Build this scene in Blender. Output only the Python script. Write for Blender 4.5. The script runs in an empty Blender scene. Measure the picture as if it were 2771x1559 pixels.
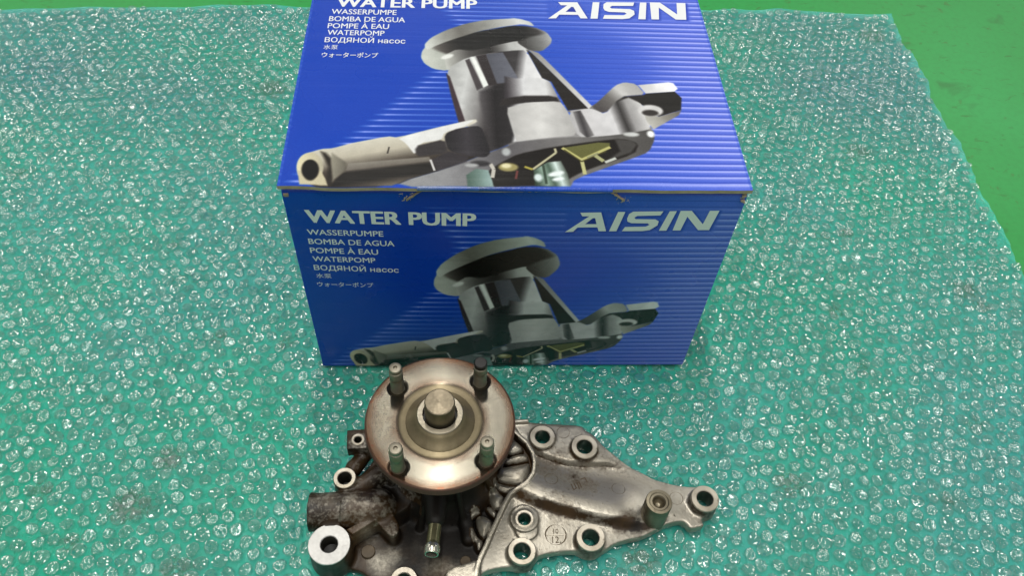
import bpy, bmesh, math, random
import numpy as np
from mathutils import Vector, Matrix
S = bpy.context.scene
COL = S.collection
random.seed(4)
RNG = np.random.default_rng(7)
MM = 0.001

# ------------------------------------------------------------ camera
cam_d = bpy.data.cameras.new('camera')
cam = bpy.data.objects.new('camera', cam_d); COL.objects.link(cam)
CAM_P = (-0.03331022, -0.35225093, 0.5557717)
CAM_R = [math.radians(a) for a in (37.67316085, -2.72657099, -1.99266941)]
CAM_F, CU, CV = 2278.45, 1385.5, 779.5
cam.location = CAM_P; cam.rotation_euler = CAM_R
cam_d.sensor_width = 36; cam_d.lens = 36 * CAM_F / 2771
cam_d.clip_start = 0.01; cam_d.clip_end = 50
cam_d.dof.use_dof = False
S.camera = cam

# ------------------------------------------------------------ light (overhead tube plus tubes added for glints and fill) and exposure
W = bpy.data.worlds.new('World'); S.world = W; W.use_nodes = True
W.node_tree.nodes['Background'].inputs[0].default_value = (0.93, 1.0, 0.96, 1)
W.node_tree.nodes['Background'].inputs[1].default_value = 0.22
def tube(name, loc, length, width, power, along='y', col=(1, 0.98, 0.93)):
    l = bpy.data.lights.new(name, 'AREA'); l.shape = 'RECTANGLE'
    l.size, l.size_y = (width, length) if along == 'y' else (length, width)
    l.energy = power; l.color = col
    o = bpy.data.objects.new(name, l); COL.objects.link(o); o.location = loc
    d = Vector((0, 0, 0)) - Vector(loc) if along == 'aim' else Vector((0, 0, -1))
    o.rotation_euler = d.to_track_quat('-Z', 'Y').to_euler()
    return o
for _loc, _len, _w, _p, _al in (((-0.10, 0.15, 2.3), 2.4, 0.06, 34, 'y'), ((-1.45, -1.0, 2.3), 2.4, 0.20, 12, 'y'), ((1.4, -1.0, 2.3), 2.4, 0.20, 14, 'y'),
                               ((-1.7, 2.9, 2.3), 2.4, 0.20, 22, 'y'), ((2.1, 2.9, 2.3), 2.4, 0.20, 26, 'y'), ((-3.1, 2.9, 2.3), 2.4, 0.20, 22, 'y'), ((3.5, 2.9, 2.3), 2.4, 0.20, 22, 'y'), ((0.2, 4.6, 2.3), 2.4, 0.20, 22, 'x'), ((-0.1, -2.2, 2.0), 2.4, 0.1, 10, 'x')):
    tube('ceiling_and_fill_tube', _loc, _len, _w, _p, _al)  # first tube hangs overhead; the others are added for glints, sheen and fill
S.view_settings.view_transform = 'Standard'; S.view_settings.look = 'None'
S.view_settings.exposure = 0.12; S.view_settings.gamma = 1
S.render.engine = 'CYCLES'
S.cycles.use_denoising = True; S.cycles.use_adaptive_sampling = False; S.cycles.light_sampling_threshold = 0.0; S.cycles.sample_clamp_direct = 12.0
S.cycles.max_bounces = 8; S.cycles.transparent_max_bounces = 16
S.cycles.sample_clamp_indirect = 4.0
S.cycles.blur_glossy = 0.3
S.cycles.caustics_reflective = False; S.cycles.caustics_refractive = False

# ------------------------------------------------------------ helpers
ROT = np.array(cam.rotation_euler.to_matrix())
def _ray(u, v):
    return ROT @ np.array([(u - CU) / CAM_F, -(v - CV) / CAM_F, -1.0])
def U(u, v, z):            # a point of the survey photo on the level z (mm) -> world x, y in mm
    d = _ray(u, v); t = (z * MM - CAM_P[2]) / d[2]
    return ((CAM_P[0] + t * d[0]) * 1000, (CAM_P[1] + t * d[1]) * 1000)
BOX_H = 197.75             # mm
def lidp(u, v): return U(u, v, BOX_H)
def frontp(u, v):          # on the box front (y = 0): x, z in mm
    d = _ray(u, v); t = -CAM_P[1] / d[1]
    return ((CAM_P[0] + t * d[0]) * 1000, (CAM_P[2] + t * d[2]) * 1000)
def srgb(r, g, b): 
    f = lambda c: c / 12.92 if c <= 0.04045 else ((c + 0.055) / 1.055) ** 2.4
    return (f(r / 255), f(g / 255), f(b / 255))

def link(name, me, mat=None, parent=None, loc=(0, 0, 0), smooth=False):
    o = bpy.data.objects.new(name, me); COL.objects.link(o)
    if mat: me.materials.append(mat)
    if parent: o.parent = parent
    o.location = loc
    if smooth: me.polygons.foreach_set('use_smooth', [True] * len(me.polygons))
    return o
def pydata(name, v, f): 
    me = bpy.data.meshes.new(name); me.from_pydata([tuple(map(float, p)) for p in v], [], f); me.update(); return me
def empty(name, loc, label, cat):
    o = bpy.data.objects.new(name, None); COL.objects.link(o); o.location = loc
    o.empty_display_size = 0.02; o['label'] = label; o['category'] = cat; return o
def sharp_smooth(me, ang=35):
    bm = bmesh.new(); bm.from_mesh(me)
    bmesh.ops.recalc_face_normals(bm, faces=bm.faces[:])
    for f in bm.faces: f.smooth = True
    a = math.radians(ang)
    for e in bm.edges:
        e.smooth = not (len(e.link_faces) == 2 and e.calc_face_angle(0) > a)
    bm.to_mesh(me); bm.free()
def lathe_mesh(name, prof, segs=64, closed=False, ang=30, axis='z'):
    # prof: (r, z) in mm, axis through the origin
    v, f = [], []; n = len(prof)
    for i in range(segs):
        a = 2 * math.pi * i / segs; c, s = math.cos(a), math.sin(a)
        for r, z in prof:
            p = (r * c, r * s, z)
            if axis == 'y': p = (r * c, -z, r * s)
            v.append((p[0] * MM, p[1] * MM, p[2] * MM))
    m = n if closed else n - 1
    for i in range(segs):
        j = (i + 1) % segs
        for k in range(m):
            k2 = (k + 1) % n
            f.append((i * n + k, j * n + k, j * n + k2, i * n + k2))
    me = pydata(name, v, f)
    bm = bmesh.new(); bm.from_mesh(me)
    bmesh.ops.remove_doubles(bm, verts=bm.verts[:], dist=1e-7)
    bm.to_mesh(me); bm.free()
    sharp_smooth(me, ang); return me
def box_mesh(name, x0, x1, y0, y1, z0, z1, bev=0):
    bm = bmesh.new(); bmesh.ops.create_cube(bm, size=1)
    for q in bm.verts:
        q.co = Vector(((x0 + x1) / 2 + q.co.x * (x1 - x0), (y0 + y1) / 2 + q.co.y * (y1 - y0), (z0 + z1) / 2 + q.co.z * (z1 - z0))) * MM
    if bev: bmesh.ops.bevel(bm, geom=bm.edges[:], offset=bev * MM, segments=3, affect='EDGES', profile=0.5)
    me = bpy.data.meshes.new(name); bm.to_mesh(me); bm.free(); return me

# ------------------------------------------------------------ node helpers
class NT:
    def __init__(s, name):
        s.m = bpy.data.materials.new(name); s.m.use_nodes = True; s.t = s.m.node_tree
        s.t.nodes.clear(); s.out = s.n('ShaderNodeOutputMaterial')
    def n(s, typ, **kw):
        x = s.t.nodes.new(typ)
        for k, v in kw.items(): setattr(x, k, v)
        return x
    def l(s, a, b): s.t.links.new(a, b)
    def set(s, node, **kw):
        for k, v in kw.items():
            node.inputs[k.replace('_', ' ')].default_value = v
    def noise(s, vec, scale, detail=4, rough=0.55, dist=0.0):
        x = s.n('ShaderNodeTexNoise'); x.inputs['Scale'].default_value = scale; x.inputs['Detail'].default_value = detail
        x.inputs['Roughness'].default_value = rough; x.inputs['Distortion'].default_value = dist
        if vec is not None: s.l(vec, x.inputs['Vector'])
        return x.outputs['Fac']
    def ramp(s, fac, stops):
        x = s.n('ShaderNodeValToRGB'); e = x.color_ramp.elements
        while len(e) < len(stops): e.new(0.5)
        for q, (p, c) in zip(e, stops):
            q.position = p; q.color = (*c, 1) if not isinstance(c, (int, float)) else (c, c, c, 1)
        s.l(fac, x.inputs['Fac']); return x.outputs['Color']
    def mix(s, fac, a, b, blend='MIX'):
        x = s.n('ShaderNodeMix', data_type='RGBA', blend_type=blend)
        for sock, val in ((x.inputs[0], fac), (x.inputs[6], a), (x.inputs[7], b)):
            if hasattr(val, 'is_linked'): s.l(val, sock)
            elif isinstance(val, (int, float)): sock.default_value = val if sock.type == 'VALUE' else (val, val, val, 1)
            else: sock.default_value = (*val, 1)
        return x.outputs[2]
    def math(s, op, a, b=0.0, c=None):
        x = s.n('ShaderNodeMath', operation=op)
        for i, v in enumerate((a, b) if c is None else (a, b, c)):
            if hasattr(v, 'is_linked'): s.l(v, x.inputs[i])
            else: x.inputs[i].default_value = v
        return x.outputs[0]
    def bump(s, h, strength, dist=0.001, normal=None):
        x = s.n('ShaderNodeBump'); x.inputs['Strength'].default_value = strength; x.inputs['Distance'].default_value = dist
        s.l(h, x.inputs['Height'])
        if normal is not None: s.l(normal, x.inputs['Normal'])
        return x.outputs['Normal']
    def pr(s, base=None, rough=None, metal=None, normal=None, **kw):
        p = s.n('ShaderNodeBsdfPrincipled')
        for key, val in (('Base Color', base), ('Roughness', rough), ('Metallic', metal), ('Normal', normal)):
            if val is None: continue
            if hasattr(val, 'is_linked'): s.l(val, p.inputs[key])
            elif isinstance(val, (int, float)): p.inputs[key].default_value = val
            else: p.inputs[key].default_value = (*val, 1)
        for k, v in kw.items(): p.inputs[k.replace('_', ' ')].default_value = v
        s.l(p.outputs[0], s.out.inputs['Surface']); return p
    def obj(s): return s.n('ShaderNodeTexCoord').outputs['Object']
    def attr(s, name): return s.n('ShaderNodeAttribute', attribute_name=name).outputs['Fac']

# ------------------------------------------------------------ materials
def mat_floor():
    m = NT('painted_floor'); o = m.obj()
    big = m.noise(o, 2.2, 3); mid = m.noise(o, 70, 5, 0.6, 0.4); fine = m.noise(o, 160, 3)
    scr = m.n('ShaderNodeMapping'); scr.inputs['Scale'].default_value = (60, 130, 1); scr.inputs['Rotation'].default_value = (0, 0, 0.12)
    m.l(o, scr.inputs['Vector']); sc = m.noise(scr.outputs[0], 1.0, 4, 0.6, 0.9)
    c = m.mix(m.ramp(big, [(0.35, 0.0), (0.7, 1.0)]), srgb(38, 142, 62), srgb(46, 154, 78))
    c = m.mix(m.ramp(sc, [(0.61, 0.0), (0.70, 0.55)]), c, srgb(48, 100, 36))
    c = m.mix(m.ramp(mid, [(0.64, 0.0), (0.74, 0.6)]), c, srgb(70, 84, 30))
    c = m.mix(m.ramp(fine, [(0.40, 0.12), (0.55, 0.0)]), c, srgb(40, 110, 50))
    # large oily marks
    oil = m.noise(o, 16, 3, 0.6, 0.8)
    c = m.mix(m.ramp(oil, [(0.62, 0.0), (0.72, 0.5)]), c, srgb(40, 95, 40))
    b = m.bump(fine, 0.25, 0.0006)
    m.pr(c, 0.42, 0.0, b, Specular_IOR_Level=0.25); return m.m
def mat_film():
    m = NT('film_plastic'); o = m.obj()
    n1 = m.noise(o, 190, 3, 0.6, 1.4); n2 = m.noise(o, 4, 3); n3 = m.noise(o, 2.6, 2); n5 = m.noise(o, 240, 4, 0.6)
    wav = m.bump(n1, 0.9, 0.0026)
    tr = m.n('ShaderNodeBsdfTransparent'); tr.inputs[0].default_value = (0.86, 0.95, 0.98, 1)
    df = m.n('ShaderNodeBsdfDiffuse')
    fc = m.mix(m.ramp(n2, [(0.35, 0.0), (0.65, 1.0)]), (0.03, 0.66, 0.46), (0.09, 0.62, 0.58))
    st = m.math('MULTIPLY', m.attr('stain'), m.ramp(n5, [(0.35, 0.3), (0.6, 1.0)]))
    m.l(m.mix(st, fc, (0.20, 0.24, 0.20)), df.inputs['Color'])
    bl = m.attr('blue'); fc2 = m.mix(bl, fc, (0.09, 0.42, 0.50)); m.l(m.mix(st, fc2, (0.20, 0.24, 0.20)), df.inputs['Color'])  # bluish reflections mixed into the film colour
    mx = m.n('ShaderNodeMixShader'); m.l(m.math('MAXIMUM', m.math('MULTIPLY', st, 0.85), 0.5), mx.inputs[0])
    m.l(tr.outputs[0], mx.inputs[1]); m.l(df.outputs[0], mx.inputs[2])
    gl = m.n('ShaderNodeBsdfGlossy'); gl.inputs['Roughness'].default_value = 0.11; gl.inputs[0].default_value = (0.9, 1, 0.97, 1)
    m.l(wav, gl.inputs['Normal'])
    fr = m.n('ShaderNodeFresnel'); fr.inputs['IOR'].default_value = 1.45; m.l(wav, fr.inputs['Normal'])
    m2 = m.n('ShaderNodeMixShader'); m.l(m.math('MULTIPLY', fr.outputs[0], 1.2), m2.inputs[0])
    m.l(mx.outputs[0], m2.inputs[1]); m.l(gl.outputs[0], m2.inputs[2]); m.l(m2.outputs[0], m.out.inputs['Surface'])
    return m.m
def mat_bubble():
    m = NT('bubble_plastic')
    g = m.n('ShaderNodeNewGeometry').outputs['Position']
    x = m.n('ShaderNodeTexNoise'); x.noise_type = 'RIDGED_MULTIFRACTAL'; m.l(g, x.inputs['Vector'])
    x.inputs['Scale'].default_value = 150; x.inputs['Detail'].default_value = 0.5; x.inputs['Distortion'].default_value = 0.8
    n1 = m.noise(g, 420, 2, 0.5, 1.0)
    wav = m.bump(x.outputs['Fac'], 0.35, 0.0010)
    tr = m.n('ShaderNodeBsdfTransparent'); tr.inputs[0].default_value = (0.985, 0.995, 0.99, 1)
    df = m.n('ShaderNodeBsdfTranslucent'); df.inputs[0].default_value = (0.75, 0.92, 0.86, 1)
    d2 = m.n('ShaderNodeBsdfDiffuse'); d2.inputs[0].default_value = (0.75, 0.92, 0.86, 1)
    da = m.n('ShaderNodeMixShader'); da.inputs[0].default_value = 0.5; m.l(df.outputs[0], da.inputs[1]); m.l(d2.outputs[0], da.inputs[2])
    mx = m.n('ShaderNodeMixShader'); m.l(m.ramp(x.outputs['Fac'], [(0.5, 0.04), (0.95, 0.20)]), mx.inputs[0])  # creased plastic whitens; the pale tone also stands in for glints
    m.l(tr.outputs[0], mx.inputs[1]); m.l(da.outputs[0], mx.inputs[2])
    gl = m.n('ShaderNodeBsdfGlossy'); m.l(m.ramp(m.noise(g, 75, 2), [(0.38, 0.06), (0.62, 0.20)]), gl.inputs['Roughness']); gl.inputs[0].default_value = (1, 1, 1, 1)
    m.l(wav, gl.inputs['Normal'])
    fr = m.n('ShaderNodeFresnel'); fr.inputs['IOR'].default_value = 1.5; m.l(wav, fr.inputs['Normal'])
    f2 = m.math('MINIMUM', m.math('ADD', fr.outputs[0], 0.13), 0.5)
    m2 = m.n('ShaderNodeMixShader'); m.l(f2, m2.inputs[0])
    m.l(mx.outputs[0], m2.inputs[1]); m.l(gl.outputs[0], m2.inputs[2]); m.l(m2.outputs[0], m.out.inputs['Surface'])
    return m.m
def mat_print(name, img):
    m = NT(name); t = m.n('ShaderNodeTexImage'); t.image = img; t.interpolation = 'Linear'; t.extension = 'EXTEND'
    uv = m.n('ShaderNodeUVMap'); uv.uv_map = 'UVMap'; m.l(uv.outputs[0], t.inputs[0])
    o = m.obj(); fl = m.n('ShaderNodeMapping'); fl.inputs['Scale'].default_value = (3, 60, 60); m.l(o, fl.inputs['Vector'])
    n = m.noise(fl.outputs[0], 2.0, 2); n2 = m.noise(o, 300, 3)
    b = m.bump(n, 0.25, 0.0012); b = m.bump(n2, 0.08, 0.0003, b)
    g = m.noise(o, 9, 4)
    m.pr(t.outputs[0], m.ramp(g, [(0.3, 0.22), (0.7, 0.34)]), 0.0, b, Specular_IOR_Level=0.42); return m.m
def mat_plain(name, col, rough=0.5, metal=0.0, spec=0.5, nscale=400, nb=0.1, var=0.15):
    m = NT(name); o = m.obj(); n = m.noise(o, nscale, 4); n2 = m.noise(o, nscale / 7, 4)
    c = m.mix(m.ramp(n2, [(0.3, 0.0), (0.7, var * 2)]), col, tuple(x * 0.6 for x in col))
    m.pr(c, rough, metal, m.bump(n, nb, 0.0004), Specular_IOR_Level=spec); return m.m
def mat_cast():
    m = NT('cast_aluminium'); o = m.obj(); g = m.attr('grime_shade'); w = m.attr('wear')
    n = m.noise(o, 90, 6, 0.65); n2 = m.noise(o, 420, 4, 0.6); n3 = m.noise(o, 28, 5, 0.6, 0.5); n4 = m.noise(o, 900, 3, 0.6)
    clean = m.mix(m.ramp(n3, [(0.3, 0.0), (0.7, 1.0)]), srgb(180, 174, 162), srgb(140, 133, 120))
    clean = m.mix(m.ramp(n2, [(0.62, 0.0), (0.72, 0.5)]), clean, srgb(80, 66, 48))
    dirty = m.mix(m.ramp(n3, [(0.38, 0.0), (0.72, 1.0)]), srgb(18, 12, 6), srgb(70, 50, 27))
    # grime mask broken up by noise
    k = m.math('ADD', g, m.math('MULTIPLY', m.math('SUBTRACT', n, 0.5), 0.9))
    k = m.math('ADD', k, m.math('MULTIPLY', m.math('SUBTRACT', n2, 0.5), 0.5))
    km = m.ramp(k, [(0.24, 0.0), (0.62, 1.0)])
    c = m.mix(km, clean, dirty)
    c = m.mix(m.math('MULTIPLY', w, m.ramp(n2, [(0.25, 1.0), (0.6, 0.4)])), c, srgb(205, 196, 178))
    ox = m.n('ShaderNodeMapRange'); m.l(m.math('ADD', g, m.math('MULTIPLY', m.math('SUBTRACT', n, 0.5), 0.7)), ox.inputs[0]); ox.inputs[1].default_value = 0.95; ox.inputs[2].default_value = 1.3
    c = m.mix(ox.outputs[0], c, srgb(17, 12, 8))  # near-black oil that also carries the under-flange shade
    r = m.mix(km, 0.36, 0.40); mt = m.mix(km, 0.75, 0.05)
    b = m.bump(n2, 0.26, 0.0005); b = m.bump(n4, 0.2, 0.0003, b)
    m.pr(c, m.mix(ox.outputs[0], r, 0.55), mt, b, Specular_IOR_Level=0.3); return m.m
def mat_machined(name, a=(190, 186, 176), bcol=(150, 142, 128), rough=0.3, dirt=0.5, aniso=0.6):
    m = NT(name); o = m.obj()
    n = m.noise(o, 160, 5, 0.6); n2 = m.noise(o, 600, 4); n3 = m.noise(o, 60, 3)
    c = m.mix(m.ramp(n3, [(0.35, 0.0), (0.7, 1.0)]), srgb(*a), srgb(*bcol))
    c = m.mix(m.ramp(n, [(0.60, 0.0), (0.70, dirt)]), c, srgb(70, 58, 44))
    p = m.pr(c, m.ramp(n2, [(0.3, rough), (0.7, rough + 0.12)]), 0.9, m.bump(n2, 0.12, 0.0003), Anisotropic=aniso, Anisotropic_Rotation=0.25)
    t = m.n('ShaderNodeTangent', direction_type='RADIAL', axis='Z'); m.l(t.outputs[0], p.inputs['Tangent']); return m.m
def mat_flange():
    m = NT('turned_rusty_steel'); o = m.obj()
    sep = m.n('ShaderNodeSeparateXYZ'); m.l(o, sep.inputs[0])
    r = m.math('SQRT', m.math('ADD', m.math('POWER', sep.outputs[0], 2.0), m.math('POWER', sep.outputs[1], 2.0)))
    r = m.math('MULTIPLY', r, 1000)                       # mm from the axis
    # circular turning marks: noise that depends on the radius mostly
    cv = m.n('ShaderNodeCombineXYZ'); m.l(m.math('MULTIPLY', r, 2.2), cv.inputs[0])
    rings = m.noise(cv.outputs[0], 1.0, 3, 0.6)
    n = m.noise(o, 45, 5, 0.6, 0.6); n2 = m.noise(o, 300, 4, 0.65)
    # rust bands: outer rim and inner edge of the face
    def band(lo, hi, a0, a1): 
        x = m.n('ShaderNodeMapRange'); m.l(r, x.inputs[0]); x.interpolation_type = 'SMOOTHSTEP'
        for i, v in enumerate((lo, hi, a0, a1)): x.inputs[i + 1].default_value = v
        return x.outputs[0]
    outer = band(38, 46.5, 0.0, 0.75); inner = m.math('MULTIPLY', band(26, 34, 0.5, 0.0), band(25, 27.5, 0, 1))
    k = m.math('ADD', m.math('ADD', outer, inner), m.math('MULTIPLY', m.math('SUBTRACT', n, 0.5), 1.1))
    km = m.ramp(k, [(0.02, 0.0), (0.85, 1.0)])
    steel = m.mix(rings, srgb(98, 94, 84), srgb(72, 69, 61))
    c = m.mix(km, steel, m.mix(n2, srgb(84, 58, 42), srgb(70, 59, 47)))
    rim = band(46.3, 46.8, 0, 1)
    c = m.mix(rim, c, m.mix(n2, srgb(52, 26, 18), srgb(96, 62, 46)))
    dish = m.math('SUBTRACT', 1.0, band(25.5, 27, 0, 1)); 
    c = m.mix(dish, c, m.mix(n2, srgb(112, 102, 80), srgb(136, 124, 100)))
    flk = m.math('MULTIPLY', band(42, 46.5, 0, 1), m.ramp(n2, [(0.55, 0.0), (0.62, 1.0)]))
    c = m.mix(flk, c, srgb(84, 50, 34))
    rough = m.mix(km, 0.20, 0.32); rough = m.mix(dish, rough, 0.45); rough = m.mix(rim, rough, 0.6)
    met = m.mix(rim, 0.92, 0.2)
    b = m.bump(rings, 0.10, 0.0002)
    p = m.pr(c, rough, met, b, Anisotropic=0.9, Anisotropic_Rotation=0.25)
    t = m.n('ShaderNodeTangent', direction_type='RADIAL', axis='Z'); m.l(t.outputs[0], p.inputs['Tangent']); return m.m

M_FLOOR, M_FILM, M_BUB = mat_floor(), mat_film(), mat_bubble()
M_CAST = mat_cast(); M_FLANGE = mat_flange()
M_RING = mat_machined('machined_face', (186, 178, 164), (158, 149, 132), 0.38, 0.6, 0.3)
M_RINGB = mat_machined('bright_machined_face', (204, 202, 198), (186, 184, 180), 0.5, 0.12, 0.0)
M_BORE = mat_machined('bore_wall', (120, 120, 108), (84, 82, 70), 0.35, 0.6, 0.0)
M_STUD = mat_machined('stud_steel', (150, 143, 128), (122, 115, 100), 0.45, 0.4, 0.0)
M_SHAFT = mat_machined('shaft_steel', (126, 116, 98), (104, 95, 80), 0.34, 0.25, 0.5)
M_COLLAR = mat_machined('collar_steel', (158, 150, 134), (140, 132, 116), 0.34, 0.1, 0.5)
M_SHINE = mat_machined('bright_flare', (214, 210, 196), (186, 182, 166), 0.2, 0.2, 0.0)
M_ZINC = mat_machined('yellow_zinc', (150, 144, 112), (116, 112, 84), 0.28, 0.35, 0.0)
M_DARKS = mat_plain('oily_iron', srgb(20, 16, 12), 0.5, 0.1, 0.5, 300, 0.3)
M_KRAFT = mat_plain('kraft_board', srgb(178, 160, 138), 0.85, 0, 0.2, 900, 0.5, 0.4)
M_WHITE = mat_plain('white_ink', srgb(222, 224, 226), 0.35, 0, 0.4, 500, 0.03, 0.03)
M_BLUE = mat_plain('blue_board', srgb(18, 56, 165), 0.28, 0, 0.5, 300, 0.1, 0.1)
def mat_fold():
    m = NT('cracked_fold_ink'); o = m.obj(); mp = m.n('ShaderNodeMapping'); mp.inputs['Scale'].default_value = (1, 0.15, 0.3); m.l(o, mp.inputs['Vector']); n = m.noise(mp.outputs[0], 420, 3, 0.6); n2 = m.noise(o, 45, 2)
    c = m.mix(m.ramp(n2, [(0.45, 0.0), (0.55, 1.0)]), srgb(40, 38, 38), srgb(120, 116, 108))
    c = m.mix(m.ramp(n, [(0.50, 0.0), (0.56, 0.9)]), c, srgb(210, 208, 200))
    m.pr(c, 0.5, 0, m.bump(n, 0.4, 0.0006)); return m.m
M_FOLD = mat_fold()
M_INK = mat_plain('marker_ink', srgb(84, 70, 52), 0.5, 0.2, 0.4, 500, 0.05)
M_LINE = mat_plain('brown_mark_line', srgb(92, 80, 62), 0.55, 0.3, 0.3, 500, 0.05)  # brown tone of the cast rings and numbers
M_DIRTY = mat_plain('oily_cast_metal', srgb(84, 70, 50), 0.45, 0.2, 0.4, 260, 0.4, 0.6)
M_RED = mat_plain('red_paint_dot', srgb(150, 60, 70), 0.5, 0, 0.4)

# ------------------------------------------------------------ floor
floor = link('floor', pydata('floor', [(-3, -2.5, -0.0056), (3, -2.5, -0.0056), (3, 3.5, -0.0056), (-3, 3.5, -0.0056)], [(0, 1, 2, 3)]), M_FLOOR)
floor['kind'] = 'structure'

# ------------------------------------------------------------ bubble wrap
wrap = empty('bubble_wrap', (0, 0, -0.004), 'clear bubble wrap sheet laid flat over the green painted floor', 'bubble wrap')
SX0, SX1, SY0, SY1 = -0.72, 0.462, -0.30, 0.466
def back_edge(x): return float(np.interp(x, (-0.72, -0.53, -0.22, 0.10, 0.283, 0.46), (0.452, 0.458, 0.476, 0.483, 0.486, 0.481))) + 0.0012 * math.sin(x * 40) + 0.0008 * math.sin(x * 97)
def sheet_z(x, y):       # the sheet lies almost flat, with slight slack
    e = max(0.0, min(1.0, (x - 0.425) / 0.037)); b = max(0.0, min(1.0, (y - 0.45) / 0.037))
    return (e * e * (0.0022 + 0.0016 * math.sin(y * 37 + math.sin(y * 91)))) + b * b * (0.0018 + 0.0014 * math.sin(x * 43 + math.sin(x * 77))) + 0.0006 * (math.sin(x * 31 + 2 * math.sin(y * 9)) + math.sin(y * 27 + 1.3 * math.sin(x * 14 + 1)))
nx, ny = 300, 192
fv, ff = [], []
for j in range(ny + 1):
    for i in range(nx + 1):
        x = SX0 + (SX1 - SX0) * i / nx; ye = back_edge(x)
        y = SY0 + (ye - SY0) * j / ny
        if i == nx: x += 0.0016 * math.sin(y * 55) + 0.0011 * math.sin(y * 143 + 1) + 0.0006 * math.sin(y * 391)
        fv.append((x, y, sheet_z(x, y)))
for j in range(ny):
    for i in range(nx):
        a = j * (nx + 1) + i; ff.append((a, a + 1, a + nx + 2, a + nx + 1))
film = link('film', pydata('film', fv, ff), M_FILM, wrap, smooth=True)
FV = np.array(fv); stn = np.zeros(len(FV)); blu = np.zeros(len(FV))
for u, v, r, k_ in ((455, 1243, 11, 1), (350, 1372, 15, .95), (1395, 905, 7, .5), (2290, 632, 7, .9), (2610, 785, 12, .8), (2655, 830, 9, .6), (2260, 845, 7, .7), (735, 240, 16, .7), (1510, 380, 6, .4), (2360, 95, 16, .6), (2320, 410, 13, .6), (2225, 640, 10, .4),
                    (465, 660, 8, .5), (590, 910, 9, .5), (770, 930, 8, .5), (110, 1330, 8, .7), (190, 1470, 8, .6), (480, 1550, 14, .7), (2135, 1310, 12, .8), (1730, 1520, 12, .8), (2560, 1355, 9, .6), (2340, 1000, 8, .5), (2640, 1150, 9, .5), (60, 470, 10, .4), (1880, 1400, 8, .8), (300, 1080, 8, .4)):
    x, y = U(u, v, -4); d = np.hypot(FV[:, 0] * 1000 - x, (FV[:, 1] * 1000 - y) * 1.2); stn = np.maximum(stn, k_ * np.exp(-(d / r) ** 4))
for u, v, r, k_ in ((120, 190, 60, .9), (450, 250, 70, .7), (250, 60, 90, .5), (2300, 230, 90, .9), (2150, 60, 80, .6), (2550, 350, 60, .5), (2771, 1330, 40, .25), (640, 60, 60, .5)):  # bluish ceiling reflections painted into the sheet
    x, y = U(u, v, -4); d = np.hypot((FV[:, 0] * 1000 - x) * .7, FV[:, 1] * 1000 - y); blu = np.maximum(blu, k_ * np.exp(-(d / r) ** 2))
for nm, ar in (('stain', stn), ('blue', blu)):
    film.data.attributes.new(nm, 'FLOAT', 'POINT').data.foreach_set('value', ar.astype(np.float32))
SEG = 15
RINGS = [(1.0, 0.0), (0.99, 0.45), (0.93, 0.85), (0.76, 1.0), (0.52, 1.0), (0.26, 1.0)]
def bubble_geo(rad, hgt, crush, ph):
    # crumpled, partly deflated bubble: wall, rolled shoulder, creased top; creases are straight folds across the cap
    folds = [(random.uniform(0, 3.14), random.uniform(-.6, .6), random.uniform(.2, .5) * (0.5 + crush), random.uniform(.10, .26)) for _ in range(random.choice((3, 4, 5, 6)))]
    k1, k2 = random.uniform(0, 6.28), random.uniform(0, 6.28)
    sx, sy = random.uniform(-.35, .35), random.uniform(-.35, .35)
    vs = []
    def top(x, y, zz):
        z = zz * (1 + sx * x + sy * y)
        for a, c, d, w in folds:
            t = (x * math.cos(a) + y * math.sin(a) - c) / w
            z -= zz * d * math.exp(-abs(t))
        return max(0.02 * zz, z)
    for ri, (rr, zz) in enumerate(RINGS):
        for s in range(SEG):
            a = 2 * math.pi * s / SEG + ph + random.uniform(-.1, .1)
            w = 1 + (0.06 * math.sin(2 * a + k1) + 0.05 * math.sin(3 * a + k2)) * (0.3 + zz) + random.uniform(-.06, .06) * (ri > 0)
            x, y = rr * w * math.cos(a), rr * w * math.sin(a)
            vs.append((x * rad, y * rad, (top(x, y, zz) + (random.uniform(-.05, .05) if ri > 1 else 0)) * hgt))
    vs.append((0, 0, top(0, 0, 1) * hgt))
    n = len(RINGS); fs = []
    for r in range(n - 1):
        for s in range(SEG):
            t = (s + 1) % SEG; fs.append((r * SEG + s, r * SEG + t, (r + 1) * SEG + t, (r + 1) * SEG + s))
    for s in range(SEG): fs.append(((n - 1) * SEG + s, (n - 1) * SEG + (s + 1) % SEG, n * SEG))
    return vs, fs
NBF = SEG * len(RINGS)
PUMP_C = np.array([0.0, -0.125])
def under_things(x, y):
    if -0.140 < x < 0.140 and 0.0 < y < 0.22: return 0.25      # squashed under the box
    if -0.085 < x < 0.06 and -0.17 < y < -0.06: return 0.5
    if -0.128 < x < 0.14 and -0.16 < y < -0.075: return 0.85
    return 1.0
PX, PY = 0.0112, 0.0097
spots = []
row = 0; y = SY0 + 0.006
ca, sa = math.cos(0.13), math.sin(0.13)
for row in range(-40, 130):
    for c in range(-110, 110):
        gx = (c + 0.5 * (row % 2)) * PX; gy = row * PY
        x = ca * gx - sa * gy - 0.1; y = sa * gx + ca * gy
        if not (SX0 + 0.006 < x < SX1 - 0.004 and SY0 + 0.006 < y < back_edge(x) - 0.004): continue
        d = _ray(0, 0)
        v = Vector((x, y, 0)) - Vector(CAM_P); q = cam.rotation_euler.to_matrix().transposed() @ v
        u_ = CU + CAM_F * q.x / -q.z; v_ = CV - CAM_F * q.y / -q.z
        if -60 < u_ < 2830 and -60 < v_ < 1620:
            spots.append((x + random.gauss(0, .0006), y + random.gauss(0, .0006), v.length, u_, v_))
variants = []
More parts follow.
